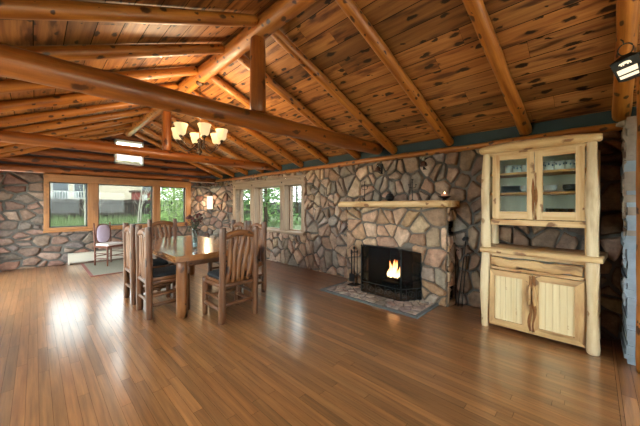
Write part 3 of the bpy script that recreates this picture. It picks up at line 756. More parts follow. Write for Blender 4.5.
# ================================================================== dining set
M['chair_log'] = wood('chair_log', '#452813', '#744828', knot='#2e170a', rough=.45, kx=3, ky=6, kr=.12, kamt=.85, gx=2, gy=12, streak='#4a2810', streak_amt=.6, coat=.15)
M['slat'] = wood('chair_slat', '#5c351a', '#87552a', knot='#3a1d0c', rough=.45, kx=3, ky=5, kr=.09, gx=2, gy=14, coat=.15)
M['cushion'] = plain('black_cushion', '#17191c', rough=.85, bump=.5, bscale=90, var=.3)
M['table'] = wood('table_top', '#7a4c29', '#a06c3e', knot='#3a1e0e', rough=.25, kx=1, ky=2.6, kr=.06, kamt=.6, gx=1, gy=14, coat=.6, coat_rough=.12, bump=.05, tint=True)
def log_chair_local(t):
    hw, dp = .222, .43
    for s in (-1, 1):
        mb = MB(700+s); mb.log((s*hw, 0, 0), (s*hw*.985, -.012, 1.10), .040, .037, n=12, wob=.12, seg=11, end=.9); mb.build('back_post', M['chair_log'], t)
        mb = MB(703+s); mb.log((s*hw, dp, 0), (s*hw, dp-.005, .475), .037, .036, n=12, wob=.1); mb.build('front_leg', M['chair_log'], t)
        mb = MB(706+s); mb.log((s*hw, .03, .43), (s*hw, dp-.02, .43), .026, n=10, wob=.14); mb.build('seat_rail', M['chair_log'], t)
        mb = MB(709+s); mb.log((s*hw, .03, .155), (s*hw, dp-.02, .165), .024, n=10, wob=.16); mb.build('stretcher', M['chair_log'], t)
        mb = MB(712+s); mb.log((s*hw, .03, .27), (s*hw, dp-.02, .28), .02, n=10, wob=.16); mb.build('stretcher', M['chair_log'], t)
    for y, z, r in ((0, .43, .03), (dp, .43, .03), (0, .2, .022), (dp-.0, .22, .022)):
        mb = MB(715+int(z*100)+int(y*10)); mb.log((-hw+.02, y, z), (hw-.02, y, z), r, n=10, wob=.14)
        mb.build('seat_rail' if z > .4 else 'stretcher', M['chair_log'], t)
    # arched top rail
    mb = MB(730); n = 10
    mb.sweep([(-hw+.02+(2*hw-.04)*i/n, -.012, .985+.045*math.sin(PI*i/n)) for i in range(n+1)], [(.028*math.cos(2*PI*k/10), .040*math.sin(2*PI*k/10)) for k in range(10)], wob=.05, scale=[.8]+[1+.08*math.sin(i*2.1) for i in range(n-1)]+[.8])
    mb.build('top_rail', M['slat'], t)
    # five twisting spindles leaning the same way
    for k in range(5):
        mb = MB(740+k); x = -.145+.0725*k; n = 9; pts = []; sc = []
        for i in range(n+1):
            q = i/n; pts.append((x-.03+.075*q+.014*math.sin(q*PI*1.6+k*1.3), -.008-.01*q, .44+(.57)*q)); sc.append(.75+.35*math.sin(PI*min(1, q*1.05))**1+.08*math.sin(i*1.7+k))
        mb.sweep(pts, [(.031*math.cos(2*PI*j/8), .012*math.sin(2*PI*j/8)) for j in range(8)], up=(0, 1, 0), scale=sc, wob=.08)
        mb.build('spindle', M['slat'], t)
    mb = MB(750); mb.box((-hw+.005, .02, .455), (hw-.005, dp+.02, .478), 0, bev=.008); mb.build('seat', M['slat'], t)
    mb = MB(751)   # tied cushion with soft edges
    prof = [(-.19, .0), (-.2, .018), (-.19, .04), (-.12, .055), (0, .06), (.12, .055), (.19, .04), (.2, .018), (.19, .0)]
    ys = [.035, .045, .08, .16, .26, .36, .42, .445, .452]; sc = [.8, .93, 1, 1.02, 1.02, 1.02, 1.0, .93, .8]
    rows = []; uvr = []
    for y, k in zip(ys, sc):
        kz = .45 if k < .85 else (.8 if k < .95 else 1)
        rows.append([(p[0]*k, y, .479+p[1]*kz) for p in prof]); uvr.append([(y, p[0]) for p in prof]+[(y, .3)])
    mb.grid(rows, uvr, True); mb.build('cushion', M['cushion'], t)
    return t
chair = thing('log_chair', '', 'chair', (0, 0, 0), 0, 'log dining chairs')
log_chair_local(chair)
spots = [  # back centre x, y, facing (rotation), label
    (1.276, 2.262, 0.03, 'log chair at the near table end, its slatted back towards the viewer'),
    (.708, 2.97, -PI/2, 'nearer of the two log chairs seen side-on, its back post beside the table corner leg'),
    (.705, 3.505, -PI/2, 'farther of the two log chairs seen side-on, standing toward the rug'),
    (1.872, 2.925, PI/2, 'nearer log chair on the fireplace side, partly behind the end chair'),
    (1.872, 3.32, PI/2, 'farther log chair on the fireplace side of the table, with a sunlit arched top rail'),
    (1.284, 4.42, PI, 'log chair at the far table end, facing the viewer in front of the window')]
for i, (x, y, rz, lab) in enumerate(spots):
    c = chair if i == 0 else copy_tree(chair)
    c.location = P(x, y, 0); c.rotation_euler = (0, 0, rz); c['label'] = lab
# table
TX0, TX1, TY0, TY1, TZ = .842, 1.68, 2.565, 4.29, .563
TO = P((TX0+TX1)/2, (TY0+TY1)/2, 0)
tb = thing('dining_table', 'large log dining table with a thick glossy plank top and round legs', 'dining table', TO)
mb = MB(760); nb = 7; R = random.Random(3)
ch = .035
for k in range(nb):
    a = TX0+(TX1-TX0)*k/nb; b = TX0+(TX1-TX0)*(k+1)/nb; t = R.uniform(.9, 1.08)
    y0, y1 = TY0+.002, TY1-.002
    mb.box(P(a+.0006, y0, TZ-.052), P(b-.0006, y1, TZ), 1, bev=.003, tint=(t, t, t))
mb.build('tabletop', M['table'], tb, TO)
mb = MB(761); i = .09
for lo, hi, ax in (((TX0+i, TY0+.08, TZ-.11), (TX1-i, TY0+.105, TZ-.053), 0), ((TX0+i, TY1-.105, TZ-.11), (TX1-i, TY1-.08, TZ-.053), 0),
                   ((TX0+.08, TY0+i, TZ-.11), (TX0+.105, TY1-i, TZ-.053), 1), ((TX1-.105, TY0+i, TZ-.11), (TX1-.08, TY1-i, TZ-.053), 1)):
    mb.box(P(*lo), P(*hi), ax)
mb.build('apron', M['chair_log'], tb, TO)
for k, (x, y) in enumerate(((TX0+.085, TY0+.09), (TX1-.085, TY0+.09), (TX0+.085, TY1-.09), (TX1-.085, TY1-.09))):
    mb = MB(762+k); mb.log(P(x, y, 0), P(x, y, TZ-.053), .064, .062, n=16, wob=.03); mb.build('leg', M['slat'], tb, TO)
# vase of dried flowers
vx, vy = 1.165, 2.97
VO = P(vx, vy, TZ)
M['vase'] = glass('teal_vase_glass', '#cfe3e3', .28, .08)
M['water'] = plain('vase_water', '#8fb3b6', rough=.1)
M['stem'] = plain('flower_stem', '#34402a', rough=.8)
M['petal'] = plain('dried_petal', '#54302b', rough=.9, var=.4, bscale=40)
M['leafdark'] = plain('flower_leaf', '#3c4330', rough=.9, var=.3, bscale=40)
vs = thing('flower_vase', 'slim clear glass vase of dark dried flowers on the dining table', 'vase', VO)
mb = MB(770); mb.lathe([(.03, 0), (.034, .01), (.036, .08), (.03, .18), (.035, .25), (.042, .275), (.038, .275), (.028, .2), (.03, .08), (.001, .012)], n=20); mb.build('vase', M['vase'], vs)
mb = MB(771); mb.lathe([(.026, .014), (.029, .08), (.025, .14), (.001, .141)], n=16); mb.build('water', M['water'], vs)
mb = MB(772); R = random.Random(12); heads = []
for k in range(16):
    a = R.uniform(0, 6.28); s = R.uniform(.02, .12); h = R.uniform(.33, .47)
    tip = Vector((s*math.cos(a), s*math.sin(a), h)); heads.append(tip)
    mb.tube([(.008*math.cos(a+2), .008*math.sin(a+2), .02), (.012*math.cos(a), .012*math.sin(a), .25), tip], .0022, 5)
mb.build('stems', M['stem'], vs)
mb = MB(773)
for t in heads[:11]:
    for j in range(5): mb.blob(t+Vector((R.uniform(-.018, .018), R.uniform(-.018, .018), R.uniform(-.012, .018))), R.uniform(.010, .019), n=7, m=5, jit=.35)
mb.build('blossoms', M['petal'], vs)
mb = MB(774)
for t in heads:
    for j in range(6):
        c = t*R.uniform(.55, 1.05)+Vector((R.uniform(-.03, .03), R.uniform(-.03, .03), R.uniform(-.02, .02))); c.z = max(c.z, .24)
        d = Vector((R.uniform(-1, 1), R.uniform(-1, 1), R.uniform(-.3, 1))).normalized(); s = d.orthogonal().normalized()*.008
        mb.face([c, c+d*.02+s, c+d*.045, c+d*.02-s])
mb.build('leaves', M['leafdark'], vs)

# ================================================================== upholstered side chair and its rug by the far window
M['lilac'] = plain('lilac_cloth', '#b9aec6', rough=.9, bump=.3, bscale=120, var=.12)
M['chair_dark'] = wood('turned_chair_wood', '#4a2414', '#74402a', rough=.4, kamt=.2, gx=2, gy=14)
M['seat_white'] = plain('pale_seat_cloth', '#cfc6c2', rough=.9, bump=.3, bscale=120, var=.1)
import math as _m
bl = P(.704, 5.966, 0); br = P(.943, 6.11, 0)
xd = (br-bl).normalized(); ang = math.atan2(xd.y, xd.x); base = (bl+br)/2
sc_ = thing('side_chair', 'dark wooden side chair with an oval lilac upholstered back, on the rug below the window', 'chair', base+Vector((0, 0, .012)), ang)
hw = (br-bl).length/2; dp = -.37     # the chair faces local -y
for s in (-1, 1):
    mb = MB(780+s); mb.sweep([(s*hw, .02*(i/8)**2*2, .95*i/8) for i in range(9)], [(.018*math.cos(2*PI*k/10), .018*math.sin(2*PI*k/10)) for k in range(10)], up=(0, 1, 0), scale=[.8, 1, 1.05, 1, 1.1, .95, 1.0, .9, .75]); mb.build('back_post', M['chair_dark'], sc_)
    mb = MB(783+s); mb.sweep([(s*(hw+.015), dp, .44*i/6) for i in range(7)], [(.018*math.cos(2*PI*k/10), .018*math.sin(2*PI*k/10)) for k in range(10)], up=(0, 1, 0), scale=[.7, .9, 1.1, .95, 1.05, 1.1, 1.15]); mb.build('front_leg', M['chair_dark'], sc_)
    for z in (.16, .27):
        mb = MB(); mb.tube([(s*hw, 0, z), (s*(hw+.01), dp, z)], .010, 8); mb.build('stretcher', M['chair_dark'], sc_)
for y, z in ((0, .2), (dp, .22)):
    mb = MB(); mb.tube([(-hw, y, z), (hw, y, z)], .010, 8); mb.build('stretcher', M['chair_dark'], sc_)
mb = MB(); mb.box((-hw-.015, dp-.015, .40), (hw+.015, .012, .445), 0, bev=.01); mb.build('seat_frame', M['chair_dark'], sc_)
mb = MB(); mb.box((-hw-.005, dp-.005, .44), (hw+.005, -.01, .49), 0, bev=.022); mb.build('seat', M['seat_white'], sc_)
# oval back: frame ring and padded panel
def oval(k, n=24):
    out = []
    for i in range(n):
        a = 2*PI*i/n; c, s = math.cos(a), math.sin(a)
        out.append((hw*.86*k*math.copysign(abs(c)**.7, c), .70+.215*k*math.copysign(abs(s)**.75, s)))
    return out
mb = MB(); ring = oval(1.0)
pts = [(x, .012, z) for x, z in ring]; pts.append(pts[0])
mb.sweep(pts, [(.016*math.cos(2*PI*k/8), .016*math.sin(2*PI*k/8)) for k in range(8)], up=(0, 1, 0), cap=False); mb.build('back_frame', M['chair_dark'], sc_)
mb = MB(); rows = []; uvr = []
for k, y in ((.95, .02), (.97, 0), (.9, -.022), (.6, -.032), (.2, -.036)):
    rows.append([(x, y+.006, z) for x, z in oval(k)]); uvr.append([(k, i*.05) for i in range(25)])
mb.grid(rows, uvr, True); mb.build('back_pad', M['lilac'], sc_)
# rug
M['rug'] = plain('rug_field', '#6f6b5d', rough=1, bump=.6, bscale=70, var=.35)
M['rug_edge'] = plain('rug_border', '#6f4038', rough=1, bump=.5, bscale=80, var=.25)
rg = thing('area_rug', 'grey-green area rug with a dull red border lying under the lilac-backed chair', 'rug', P(1.0, 5.7, 0))
mb = MB(); mb.box(P(.585, 5.10, .001), P(1.50, 6.29, .0075), 1); mb.build('field', M['rug'], rg, P(1.0, 5.7, 0))
mb = MB()
for lo, hi in (((.55, 5.065), (1.535, 5.10)), ((.55, 6.29), (1.535, 6.325)), ((.55, 5.10), (.585, 6.29)), ((1.50, 5.10), (1.535, 6.29))): mb.box(P(*lo, .0008), P(*hi, .0085), 1)
mb.build('border', M['rug_edge'], rg, P(1.0, 5.7, 0))
# baseboard heater
hb = thing('baseboard_heater', 'long cream metal baseboard heater along the foot of the stone wall below the window', 'heater', P(1.2, YF-.1, 0))
HB = P(1.2, YF-.1, 0)
mb = MB(); mb.box(P(.41, YF-.125, .03), P(2.2, YF-.112, .17), 0); mb.box(P(.41, YF-.112, .165), P(2.2, YF-.02, .18), 0); mb.box(P(.41, YF-.04, .0), P(2.2, YF-.03, .17), 0); mb.build('cover', M['white_metal'], hb, HB)
mb = MB(); mb.box(P(.42, YF-.105, .06), P(2.19, YF-.045, .12), 0); mb.build('heating_fins', M['gasket'], hb, HB)
for x in (.395, 2.2):
    mb = MB(); mb.box(P(x, YF-.128, 0), P(x+.02, YF-.02, .183), 0, bev=.004); mb.build('end_cap', M['white_metal'], hb, HB)
# ================================================================== fireplace
M['soot'] = plain('sooty_firebrick', '#221d1a', rough=.95, bump=.4, bscale=30, var=.3)
M['iron'] = plain('wrought_iron', '#141415', rough=.5, metal=.5)
M['scroll'] = plain('pewter_scroll', '#3c3c3c', rough=.45, metal=.6)
M['mesh'] = screenmesh('screen_mesh', '#10171a', .5)
M['slate'] = plain('slate_edge', '#5b5f60', rough=.7, bump=.6, bscale=20, var=.25)
M['copper'] = plain('aged_copper', '#4d3226', rough=.45, metal=.5, var=.3)
BX = 2.86; by0, by1 = 1.045, 2.30; fy0, fy1, fz = 1.405, 1.975, .513
mb = MB(801)
masonry(mb, P(BX, by1, 0), (0, -1, 0), (0, 0, 1), (by1-by0)*U, .985*U, .29, .25, BRE, 71, [((by1-fy1)*U, -.02, (by1-fy0)*U, fz*U)], gap=.022, depth=.04)
masonry(mb, P(BX, by0, 0), (1, 0, 0), (0, 0, 1), (XR-BX)*U, .985*U, .3, .25, BRE, 72, [(.035*U, .05*U, .165*U, .19*U), (.035*U, .705*U, .165*U, .845*U)], gap=.022, depth=.03)
masonry(mb, P(XR, by1, 0), (-1, 0, 0), (0, 0, 1), (XR-BX)*U, .985*U, .3, .25, BRE, 73, (), gap=.022, depth=.03)
mb.face([P(BX, by0, .985), P(BX, by1, .985), P(XR, by1, .985), P(XR, by0, .985)], None, 1)
# firebox
q = lambda *p: mb.face([P(*a) for a in p], None, 2)
bx = 3.22; c0, c1 = fy0+.08, fy1-.08
q((BX, fy0, 0), (BX, fy0, fz), (bx, c0, fz), (bx, c0, 0)); q((BX, fy1, 0), (bx, c1, 0), (bx, c1, fz), (BX, fy1, fz))
q((bx, c0, 0), (bx, c0, fz), (bx, c1, fz), (bx, c1, 0)); q((BX, fy0, fz), (BX, fy1, fz), (bx, c1, fz), (bx, c0, fz)); q((BX, fy0, .012), (bx, c0, .012), (bx, c1, .012), (BX, fy1, .012))
struct(mb.build('wall_chimney_breast', [M['stone'], M['mortar_warm'], M['soot']]), 'tan fieldstone chimney breast with the fire opening')
for z, lab in ((.05, 'dark square air vent low in the side of the chimney breast'), (.705, 'dark square air vent high in the side of the chimney breast, under the mantel')):
    v = thing('air_vent', lab, 'vent', P(BX+.1, by0+.02, z), 0, 'air vents in the chimney side'); vo = P(BX+.1, by0+.02, z)
    f = MB(); f.box(P(BX+.036, by0+.045, z+.002), P(BX+.164, by0+.05, z+.138), 2)
    f.box(P(BX+.036, by0+.003, z+.002), P(BX+.042, by0+.05, z+.138), 2); f.box(P(BX+.158, by0+.003, z+.002), P(BX+.164, by0+.05, z+.138), 2); f.box(P(BX+.036, by0+.003, z+.132), P(BX+.164, by0+.05, z+.138), 0); f.box(P(BX+.036, by0+.003, z+.002), P(BX+.164, by0+.05, z+.008), 0)
    f.build('duct', M['black'], v, vo)
    for k in range(4):
        l = MB(); l.box(P(BX+.043, by0+.025, z+.025+.028*k), P(BX+.157, by0+.032, z+.032+.028*k), 0); l.build('louver', M['iron'], v, vo)
# mantel
mb = MB(805); ys = [.972, .98, .995, 1.05, 1.3, 1.7, 2.1, 2.30, 2.355, 2.366, 2.372]; sc = [.62, .86, .97, 1, 1.02, 1, .98, 1, .97, .88, .7]
prof = [(-.155, -.030), (-.13, -.034), (.155, -.034), (.155, .036), (-.14, .036), (-.158, .028), (-.163, 0)]
prof = [(a*U, b*U) for a, b in prof]
mb.sweep([P(2.885, y, 1.0195) for y in ys], prof, scale=sc, wob=.02)
mt = tag(mb.build('mantel', M['pine'], origin=P(2.885, 1.64, 1.02)), 'pale half-log mantel shelf across the stone chimney breast', 'mantel')
# hearth
ht = thing('hearth', 'low flagstone hearth with a slate edge on the wood floor under the fire screen', 'hearth', P(2.6, 1.7, 0)); hO = P(2.6, 1.7, 0)
HRT = [lin(c) for c in ('#a08d80', '#94877e', '#a8998b', '#8d8078', '#a3877b')]
mb = MB(806); masonry(mb, P(2.40, 1.155, .012), (1, 0, 0), (0, 1, 0), (BX-.005-2.40)*U, (2.29-1.155)*U, .15, .13, HRT, 81, (), gap=.014, depth=.012); mb.build('flagstones', [M['stone'], M['mortar_warm']], ht, hO)
mb = MB(807)
for lo, hi, ax in (((2.365, 1.12), (2.402, 2.325), 1), ((2.402, 1.12), (BX-.004, 1.157), 0), ((2.402, 2.288), (BX-.004, 2.325), 0)): mb.box(P(*lo, 0), P(*hi, .019), ax, bev=.006)
mb.build('slate_edge', M['slate'], ht, hO)

# fire: grate, logs, flames
gO = P(2.98, 1.69, .012)
gr = thing('fire_grate', 'black iron grate inside the fireplace opening', 'grate', gO)
for k in range(5):
    mb = MB(); y = 1.56+.065*k; mb.tube([P(2.90, y, .075), P(2.91, y, .05), P(3.08, y, .05), P(3.09, y, .075)], .008, 6); mb.build('bar', M['iron'], gr, gO)
for x in (2.93, 3.06):
    mb = MB(); mb.tube([P(x, 1.53, .013), P(x, 1.53, .05), P(x, 1.85, .05), P(x, 1.85, .013)], .008, 6); mb.build('frame', M['iron'], gr, gO)
M['charlog'] = plain('charred_log', '#2a1c14', rough=.95, bump=.8, bscale=40, var=.4)
for k, (a, b, r, lab) in enumerate((((2.95, 1.54, .088), (2.96, 1.84, .088), .042, 'charred log at the front of the fire grate'), ((3.04, 1.53, .092), (3.03, 1.83, .09), .045, 'charred log at the back of the fire grate'), ((2.94, 1.60, .15), (3.05, 1.76, .15), .04, 'charred log laid across the top of the burning pair'))):
    mb = MB(810+k); mb.log(P(*a), P(*b), r, r*.9, wob=.12); tag(mb.build('firewood_log', M['charlog'], origin=P(*a)), lab, 'log', 'burning logs')
m, nt, out = new_mat('flame')
e = N(nt, 'ShaderNodeEmission'); tc = N(nt, 'ShaderNodeUVMap'); tc.uv_map = 'UVMap'; sp = N(nt, 'ShaderNodeSeparateXYZ'); nt.links.new(tc.outputs[0], sp.inputs[0])
cr = N(nt, 'ShaderNodeValToRGB'); cr.color_ramp.elements[0].color = (1, .72, .32, 1); cr.color_ramp.elements[0].position = .25; cr.color_ramp.elements[1].color = (1, .16, .015, 1)
nt.links.new(sp.outputs[0], cr.inputs[0]); nt.links.new(cr.outputs[0], e.inputs[0]); e.inputs[1].default_value = 7; nt.links.new(e.outputs[0], out.inputs[0]); M['flame'] = m
mb = MB(815); R = random.Random(4)
for k in range(9):
    y = 1.645+.02*k*.8+R.uniform(-.012, .012)-.02; x = 2.96+R.uniform(-.03, .05); h = R.uniform(.09, .2)*(1.25-abs(k-4)*.11); w = R.uniform(.014, .024); ph = R.uniform(0, 6)
    rows = []; uvr = []; n = 9
    for i in range(9):
        q = i/8; r = w*U*(math.sin(PI*(.18+.82*q))**.8*(1-q*.35)+.02)
        c = P(x, y+.014*math.sin(q*4+ph), .16+h*q)
        rows.append([c+Vector((r*.8*math.cos(2*PI*j/n), r*math.sin(2*PI*j/n), 0)) for j in range(n)]); uvr.append([(q, 0)]*(n+1))
    mb.grid(rows, uvr)
tag(mb.build('fire', M['flame'], origin=P(2.96, 1.69, .16)), 'orange flames burning on the logs in the fireplace', 'fire')

# screen
SX = 2.63; sO = P(SX, 1.67, .02); z0 = .0235
scn = thing('fire_screen', 'black three-panel wire fireplace screen standing on the stone hearth', 'fire screen', sO)
def panel(a, b, h0, h1, ca_, cb_, name, seed):
    """a,b: plan points; h0,h1: heights at a and b; corner chamfers"""
    a = Vector((*a, 0)); b = Vector((*b, 0)); d = (b-a); L = d.length; d.normalize()
    def at(s, z): p = a+d*s; return P(p.x, p.y, z)
    out = [(0, z0), (L, z0), (L, h1-cb_)] + ([(L-cb_, h1)] if cb_ else []) + ([(ca_, h0)] if ca_ else []) + [(0, h0-ca_)]
    pn = bpy.data.objects.new(name, None); 
    m1 = MB(seed); P3 = [at(*q) for q in out]
    for i in range(len(P3)): m1.tube([P3[i], P3[(i+1) % len(P3)]], .0085, 6)
    fr = m1.build(name, M['iron'], scn, sO)
    m2 = MB(); nrm = Vector((d.y, -d.x, 0))*.0015
    m2.face([p+nrm for p in P3]); m2.face([p-nrm for p in reversed(P3)])
    for i in range(len(P3)): j = (i+1) % len(P3); m2.face([P3[i]-nrm, P3[j]-nrm, P3[j]+nrm, P3[i]+nrm])
    m2.build('wire_mesh', M['mesh'], fr, sO)
    m3 = MB(seed+1); n = max(1, round(L/.11)); w = L/n
    off = Vector((-d.y, d.x, 0)); off = off if off.x < 0 else -off
    for k in range(n):
        for sgn in (1, -1):
            pts = []
            for i in range(22):
                t = i/21; ang = sgn*(.5+t*7.2); r = .036*(1-t*.82)
                cx = w*(k+.5)+sgn*.045; pts.append(at(min(max(cx+r*math.cos(ang+(0 if sgn > 0 else PI)), .01), L-.01), z0+.062+r*math.sin(ang))+off*.012)
            m3.tube(pts, .003, 5)
        m3.tube([at(w*(k+.5), z0), at(w*(k+.5), z0+.11)], .004, 5)
    m3.tube([at(0, z0+.118), at(L, z0+.118)], .004, 5)
    m3.build('scrollwork', M['scroll'], fr, sO)
panel((SX, 1.912), (SX, 1.425), .558, .555, .028, .028, 'center_panel', 820)
panel((SX, 1.418), (2.832, 1.30), .553, .50, .0, .0, 'side_panel', 825)
panel((SX, 1.919), (2.832, 2.04), .553, .50, .0, .0, 'side_panel', 830)
for y in (1.4215, 1.9155):
    mb = MB()
    for z in (.12, .45): mb.tube([P(SX-.002, y, z), P(SX-.002, y, z+.05)], .011, 8)
    mb.build('hinge', M['iron'], scn, sO)

# fire irons on their stand
tx, ty = 2.772, 2.13; tO = P(tx, ty, .02)
st = thing('fire_tool_stand', 'black iron fire tool stand on the hearth corner beside the screen', 'tool stand', tO)
mb = MB(); mb.box(P(tx-.06, ty-.06, .02), P(tx+.06, ty+.06, .035), 0, bev=.008); mb.build('base', M['iron'], st, tO)
mb = MB(); mb.tube([P(tx, ty, .035), P(tx, ty, .46)], .009, 8); mb.build('pole', M['iron'], st, tO)
mb = MB(); mb.tube([P(tx-.05, ty, .43), P(tx+.05, ty, .43)], .007, 6); mb.tube([P(tx, ty-.05, .43), P(tx, ty+.05, .43)], .007, 6); mb.build('hook_arms', M['iron'], st, tO)
mb = MB(); mb.lathe([(.004, 0), (.018, .01), (.022, .03), (.012, .05), (.004, .055)], P(tx, ty, .46), 12); mb.build('finial', M['iron'], st, tO)
def irons(name, lab, cat, x, y, head):
    o = P(x, y, .08); t = thing(name, lab, cat, o, 0, 'fire irons on the stand')
    mb = MB(); mb.tube([P(x, y, .16), P(x, y, .455)], .006, 8); mb.build('shaft', M['iron'], t, o)
    mb = MB(); mb.tube([P(x, y, .40), P(x, y, .455)], .011, 8); mb.build('grip', M['black'], t, o)
    mb = MB()
    if head == 'shovel': mb.box(P(x-.012, y-.035, .075), P(x-.004, y+.035, .17), 2, bev=.004)
    elif head == 'brush': mb.lathe([(.01, .12), (.028, .09), (.036, 0), (.001, -.01)], P(x, y, .08), 14)
    else: mb.tube([P(x, y, .17), P(x, y, .09), P(x-.02, y, .11)], .006, 6)
    mb.build({'shovel': 'scoop', 'brush': 'bristles', 'poker': 'hook'}[head], M['iron'], t, o)
irons('fire_shovel', 'black fire shovel hanging on the tool stand', 'shovel', tx-.045, ty, 'shovel')
irons('fire_brush', 'black hearth brush hanging on the tool stand', 'brush', tx, ty+.045, 'brush')
irons('fire_poker', 'black poker hanging on the tool stand beside the screen', 'poker', tx, ty-.047, 'poker')
# long irons leaning on the wall between chimney and hutch
o = P(3.0, .965, 0); t = thing('long_fire_iron', 'long black iron with a round flat head leaning between chimney and hutch', 'fire iron', o)
a, b = P(2.955, .975, .002), P(3.0, .915, .675)
mb = MB(); mb.tube([a, b], .007, 8, r1=.006); mb.build('shaft', M['iron'], t, o)
mb = MB(); mb.tube([b+Vector((-.006, 0, -.01)), b+Vector((-.012, .012, .012))], .04, 16); mb.tube([b+Vector((-.02, 0, .0)), b+Vector((-.032, 0, .004))], .03, 16); mb.build('round_head', M['iron'], t, o)
for k, (y, dy, zt, lab) in enumerate(((1.0, .012, .53, 'shorter black poker leaning on the wall against the chimney side'), (.94, -.03, .50, 'shorter black poker leaning on the wall on the hutch side of the round-headed iron'))):
    o = P(2.97, y, 0); t = thing('poker', lab, 'poker', o, 0, 'pokers leaning on the wall')
    mb = MB(); mb.tube([P(2.962, y, .002), P(3.0, y+dy, zt)], .006, 8); mb.build('shaft', M['iron'], t, o)
    mb = MB(); mb.tube([P(3.0, y+dy, zt), P(3.0, y+dy-.01, zt+.03), P(3.0, y+dy-.028, zt+.02)], .006, 6); mb.build('ring_end', M['iron'], t, o)

# things on the mantel
mz = 1.0565
def candlestick(y, h, lab, k):
    o = P(2.88, y, mz); t = thing('candlestick', lab, 'candlestick', o, .4, 'candlesticks on the mantel')
    mb = MB(); mb.lathe([(.045, 0), (.045, .006), (.014, .014), (.006, .03), (.006, h-.06), (.012, h-.055), (.005, h-.045), (.005, h-.01)], n=14); mb.build('stem', M['iron'], t)
    mb = MB(); mb.tube([(0, -.05, h*.72), (0, -.045, h*.62), (0, 0, h*.58), (0, .045, h*.62), (0, .05, h*.72)], .005, 6)
    for s in (-1, 1): mb.lathe([(.004, 0), (.014, .006), (.014, .012), (.001, .012)], (0, .05*s, h*.72), 10)
    mb.build('cross_arm', M['iron'], t)
    mb = MB(); mb.lathe([(.004, h-.012), (.018, h-.006), (.018, h), (.001, h)], n=12); mb.build('drip_cup', M['iron'], t)
candlestick(2.05, .335, 'iron candlestick on the mantel at the end towards the windows', 0)
candlestick(1.42, .32, 'iron candlestick on the mantel between the dark bowl and the lit candle bowl', 1)
o = P(2.88, 1.694, mz); t = thing('bowl', 'round dark lidded bowl in the middle of the mantel', 'bowl', o)
mb = MB(); mb.lathe([(.03, 0), (.055, .02), (.07, .055), (.062, .085), (.05, .09), (.001, .09)], n=22); mb.build('vessel', M['black'], t)
mb = MB(); mb.lathe([(.055, .09), (.045, .108), (.02, .12), (.008, .125), (.012, .137), (.006, .145), (.001, .146)], n=18); mb.build('lid', M['black'], t)
o = P(2.88, 1.078, mz); t = thing('candle_bowl', 'dark footed bowl holding a lit pink candle at the hutch end of the mantel', 'candle bowl', o)
mb = MB(); mb.lathe([(.04, 0), (.035, .008), (.02, .02), (.06, .035), (.082, .055), (.078, .057), (.05, .042), (.001, .036)], n=22); mb.build('bowl', M['black'], t)
M['candle'] = plain('pink_wax', '#d99a7c', rough=.5); M['candle_flame'] = emit('candle_glow', '#ffd9a0', 9)
mb = MB(); mb.lathe([(.042, .04), (.044, .085), (.038, .09), (.001, .086)], n=18); mb.build('candle', M['candle'], t)
mb = MB(); mb.lathe([(.002, .088), (.007, .096), (.005, .108), (.0005, .12)], n=10); mb.build('flame', M['candle_flame'], t)
# two small copper lamps hung high on the stone above the mantel
for y, z, lab in ((1.911, 1.425, 'small dark copper lamp on the stone under the tie beam end, above the mantel'), (1.335, 1.43, 'small dark copper lamp on the stone above the mantel, nearer the hutch')):
    o = P(2.965, y, z); t = thing('wall_lamp', lab, 'lamp', o, 0, 'copper lamps on the chimney stone'); t.scale = (1.2, 1.35, 1.1)
    mb = MB(); mb.lathe([(.035, 0), (.045, .008), (.03, .02), (.034, .045), (.026, .06), (.014, .068)], n=16); mb.build('font', M['copper'], t)
    mb = MB(); mb.lathe([(.018, .066), (.022, .09), (.014, .125), (.012, .125), (.019, .09), (.015, .066)], n=14); mb.build('chimney', M['tumbler'], t)
    mb = MB(); mb.tube([(0, 0, .0), (.05, 0, -.02), (.1, 0, -.02)], .006, 6); mb.box((.06, -.03, -.035), (.075, .03, .12), 2, bev=.004); mb.build('bracket', M['iron'], t)
# ================================================================== chandelier, lantern, corner lamp
M['bronze'] = plain('brushed_bronze', '#5b4a3a', rough=.35, metal=.8)
m, nt, out = new_mat('lit_shade')
d = N(nt, 'ShaderNodeBsdfDiffuse'); d.inputs[0].default_value = (*lin('#a48c5c'), 1)
e = N(nt, 'ShaderNodeEmission'); e.inputs[0].default_value = (1, .72, .38, 1); e.inputs[1].default_value = .42
a = N(nt, 'ShaderNodeAddShader'); nt.links.new(d.outputs[0], a.inputs[0]); nt.links.new(e.outputs[0], a.inputs[1]); nt.links.new(a.outputs[0], out.inputs[0]); M['shade'] = m
M['bulb'] = emit('lit_bulb', '#ffd9a0', 20)
CO = P(1.25, 3.05, 1.55)
ch = thing('chandelier', 'six-arm bronze chandelier with lit cream glass shades hanging from the ridge log', 'chandelier', CO)
L = lambda x, y, z: P(1.25+x, 3.05+y, z)
mb = MB(); mb.lathe([(.001, 2.34*U), (.055, 2.335*U), (.05, 2.315*U), (.012, 2.30*U)], (1.25*U, 3.05*U, 0), 18); mb.build('ceiling_canopy', M['bronze'], ch, CO)
mb = MB()
n = 22
for k in range(n):
    z = 1.80+.5*k/n; h = .5/n*.62; s = (0, 1)[k % 2]
    pts = [L(.006*math.cos(t)*(1-s), .006*math.cos(t)*s, z+h*math.sin(t)) for t in [2*PI*i/10 for i in range(11)]]; mb.tube(pts, .0035, 5)
mb.tube([L(0, 0, 1.79), L(0, 0, 2.32)], .004, 6); mb.build('chain', M['bronze'], ch, CO)
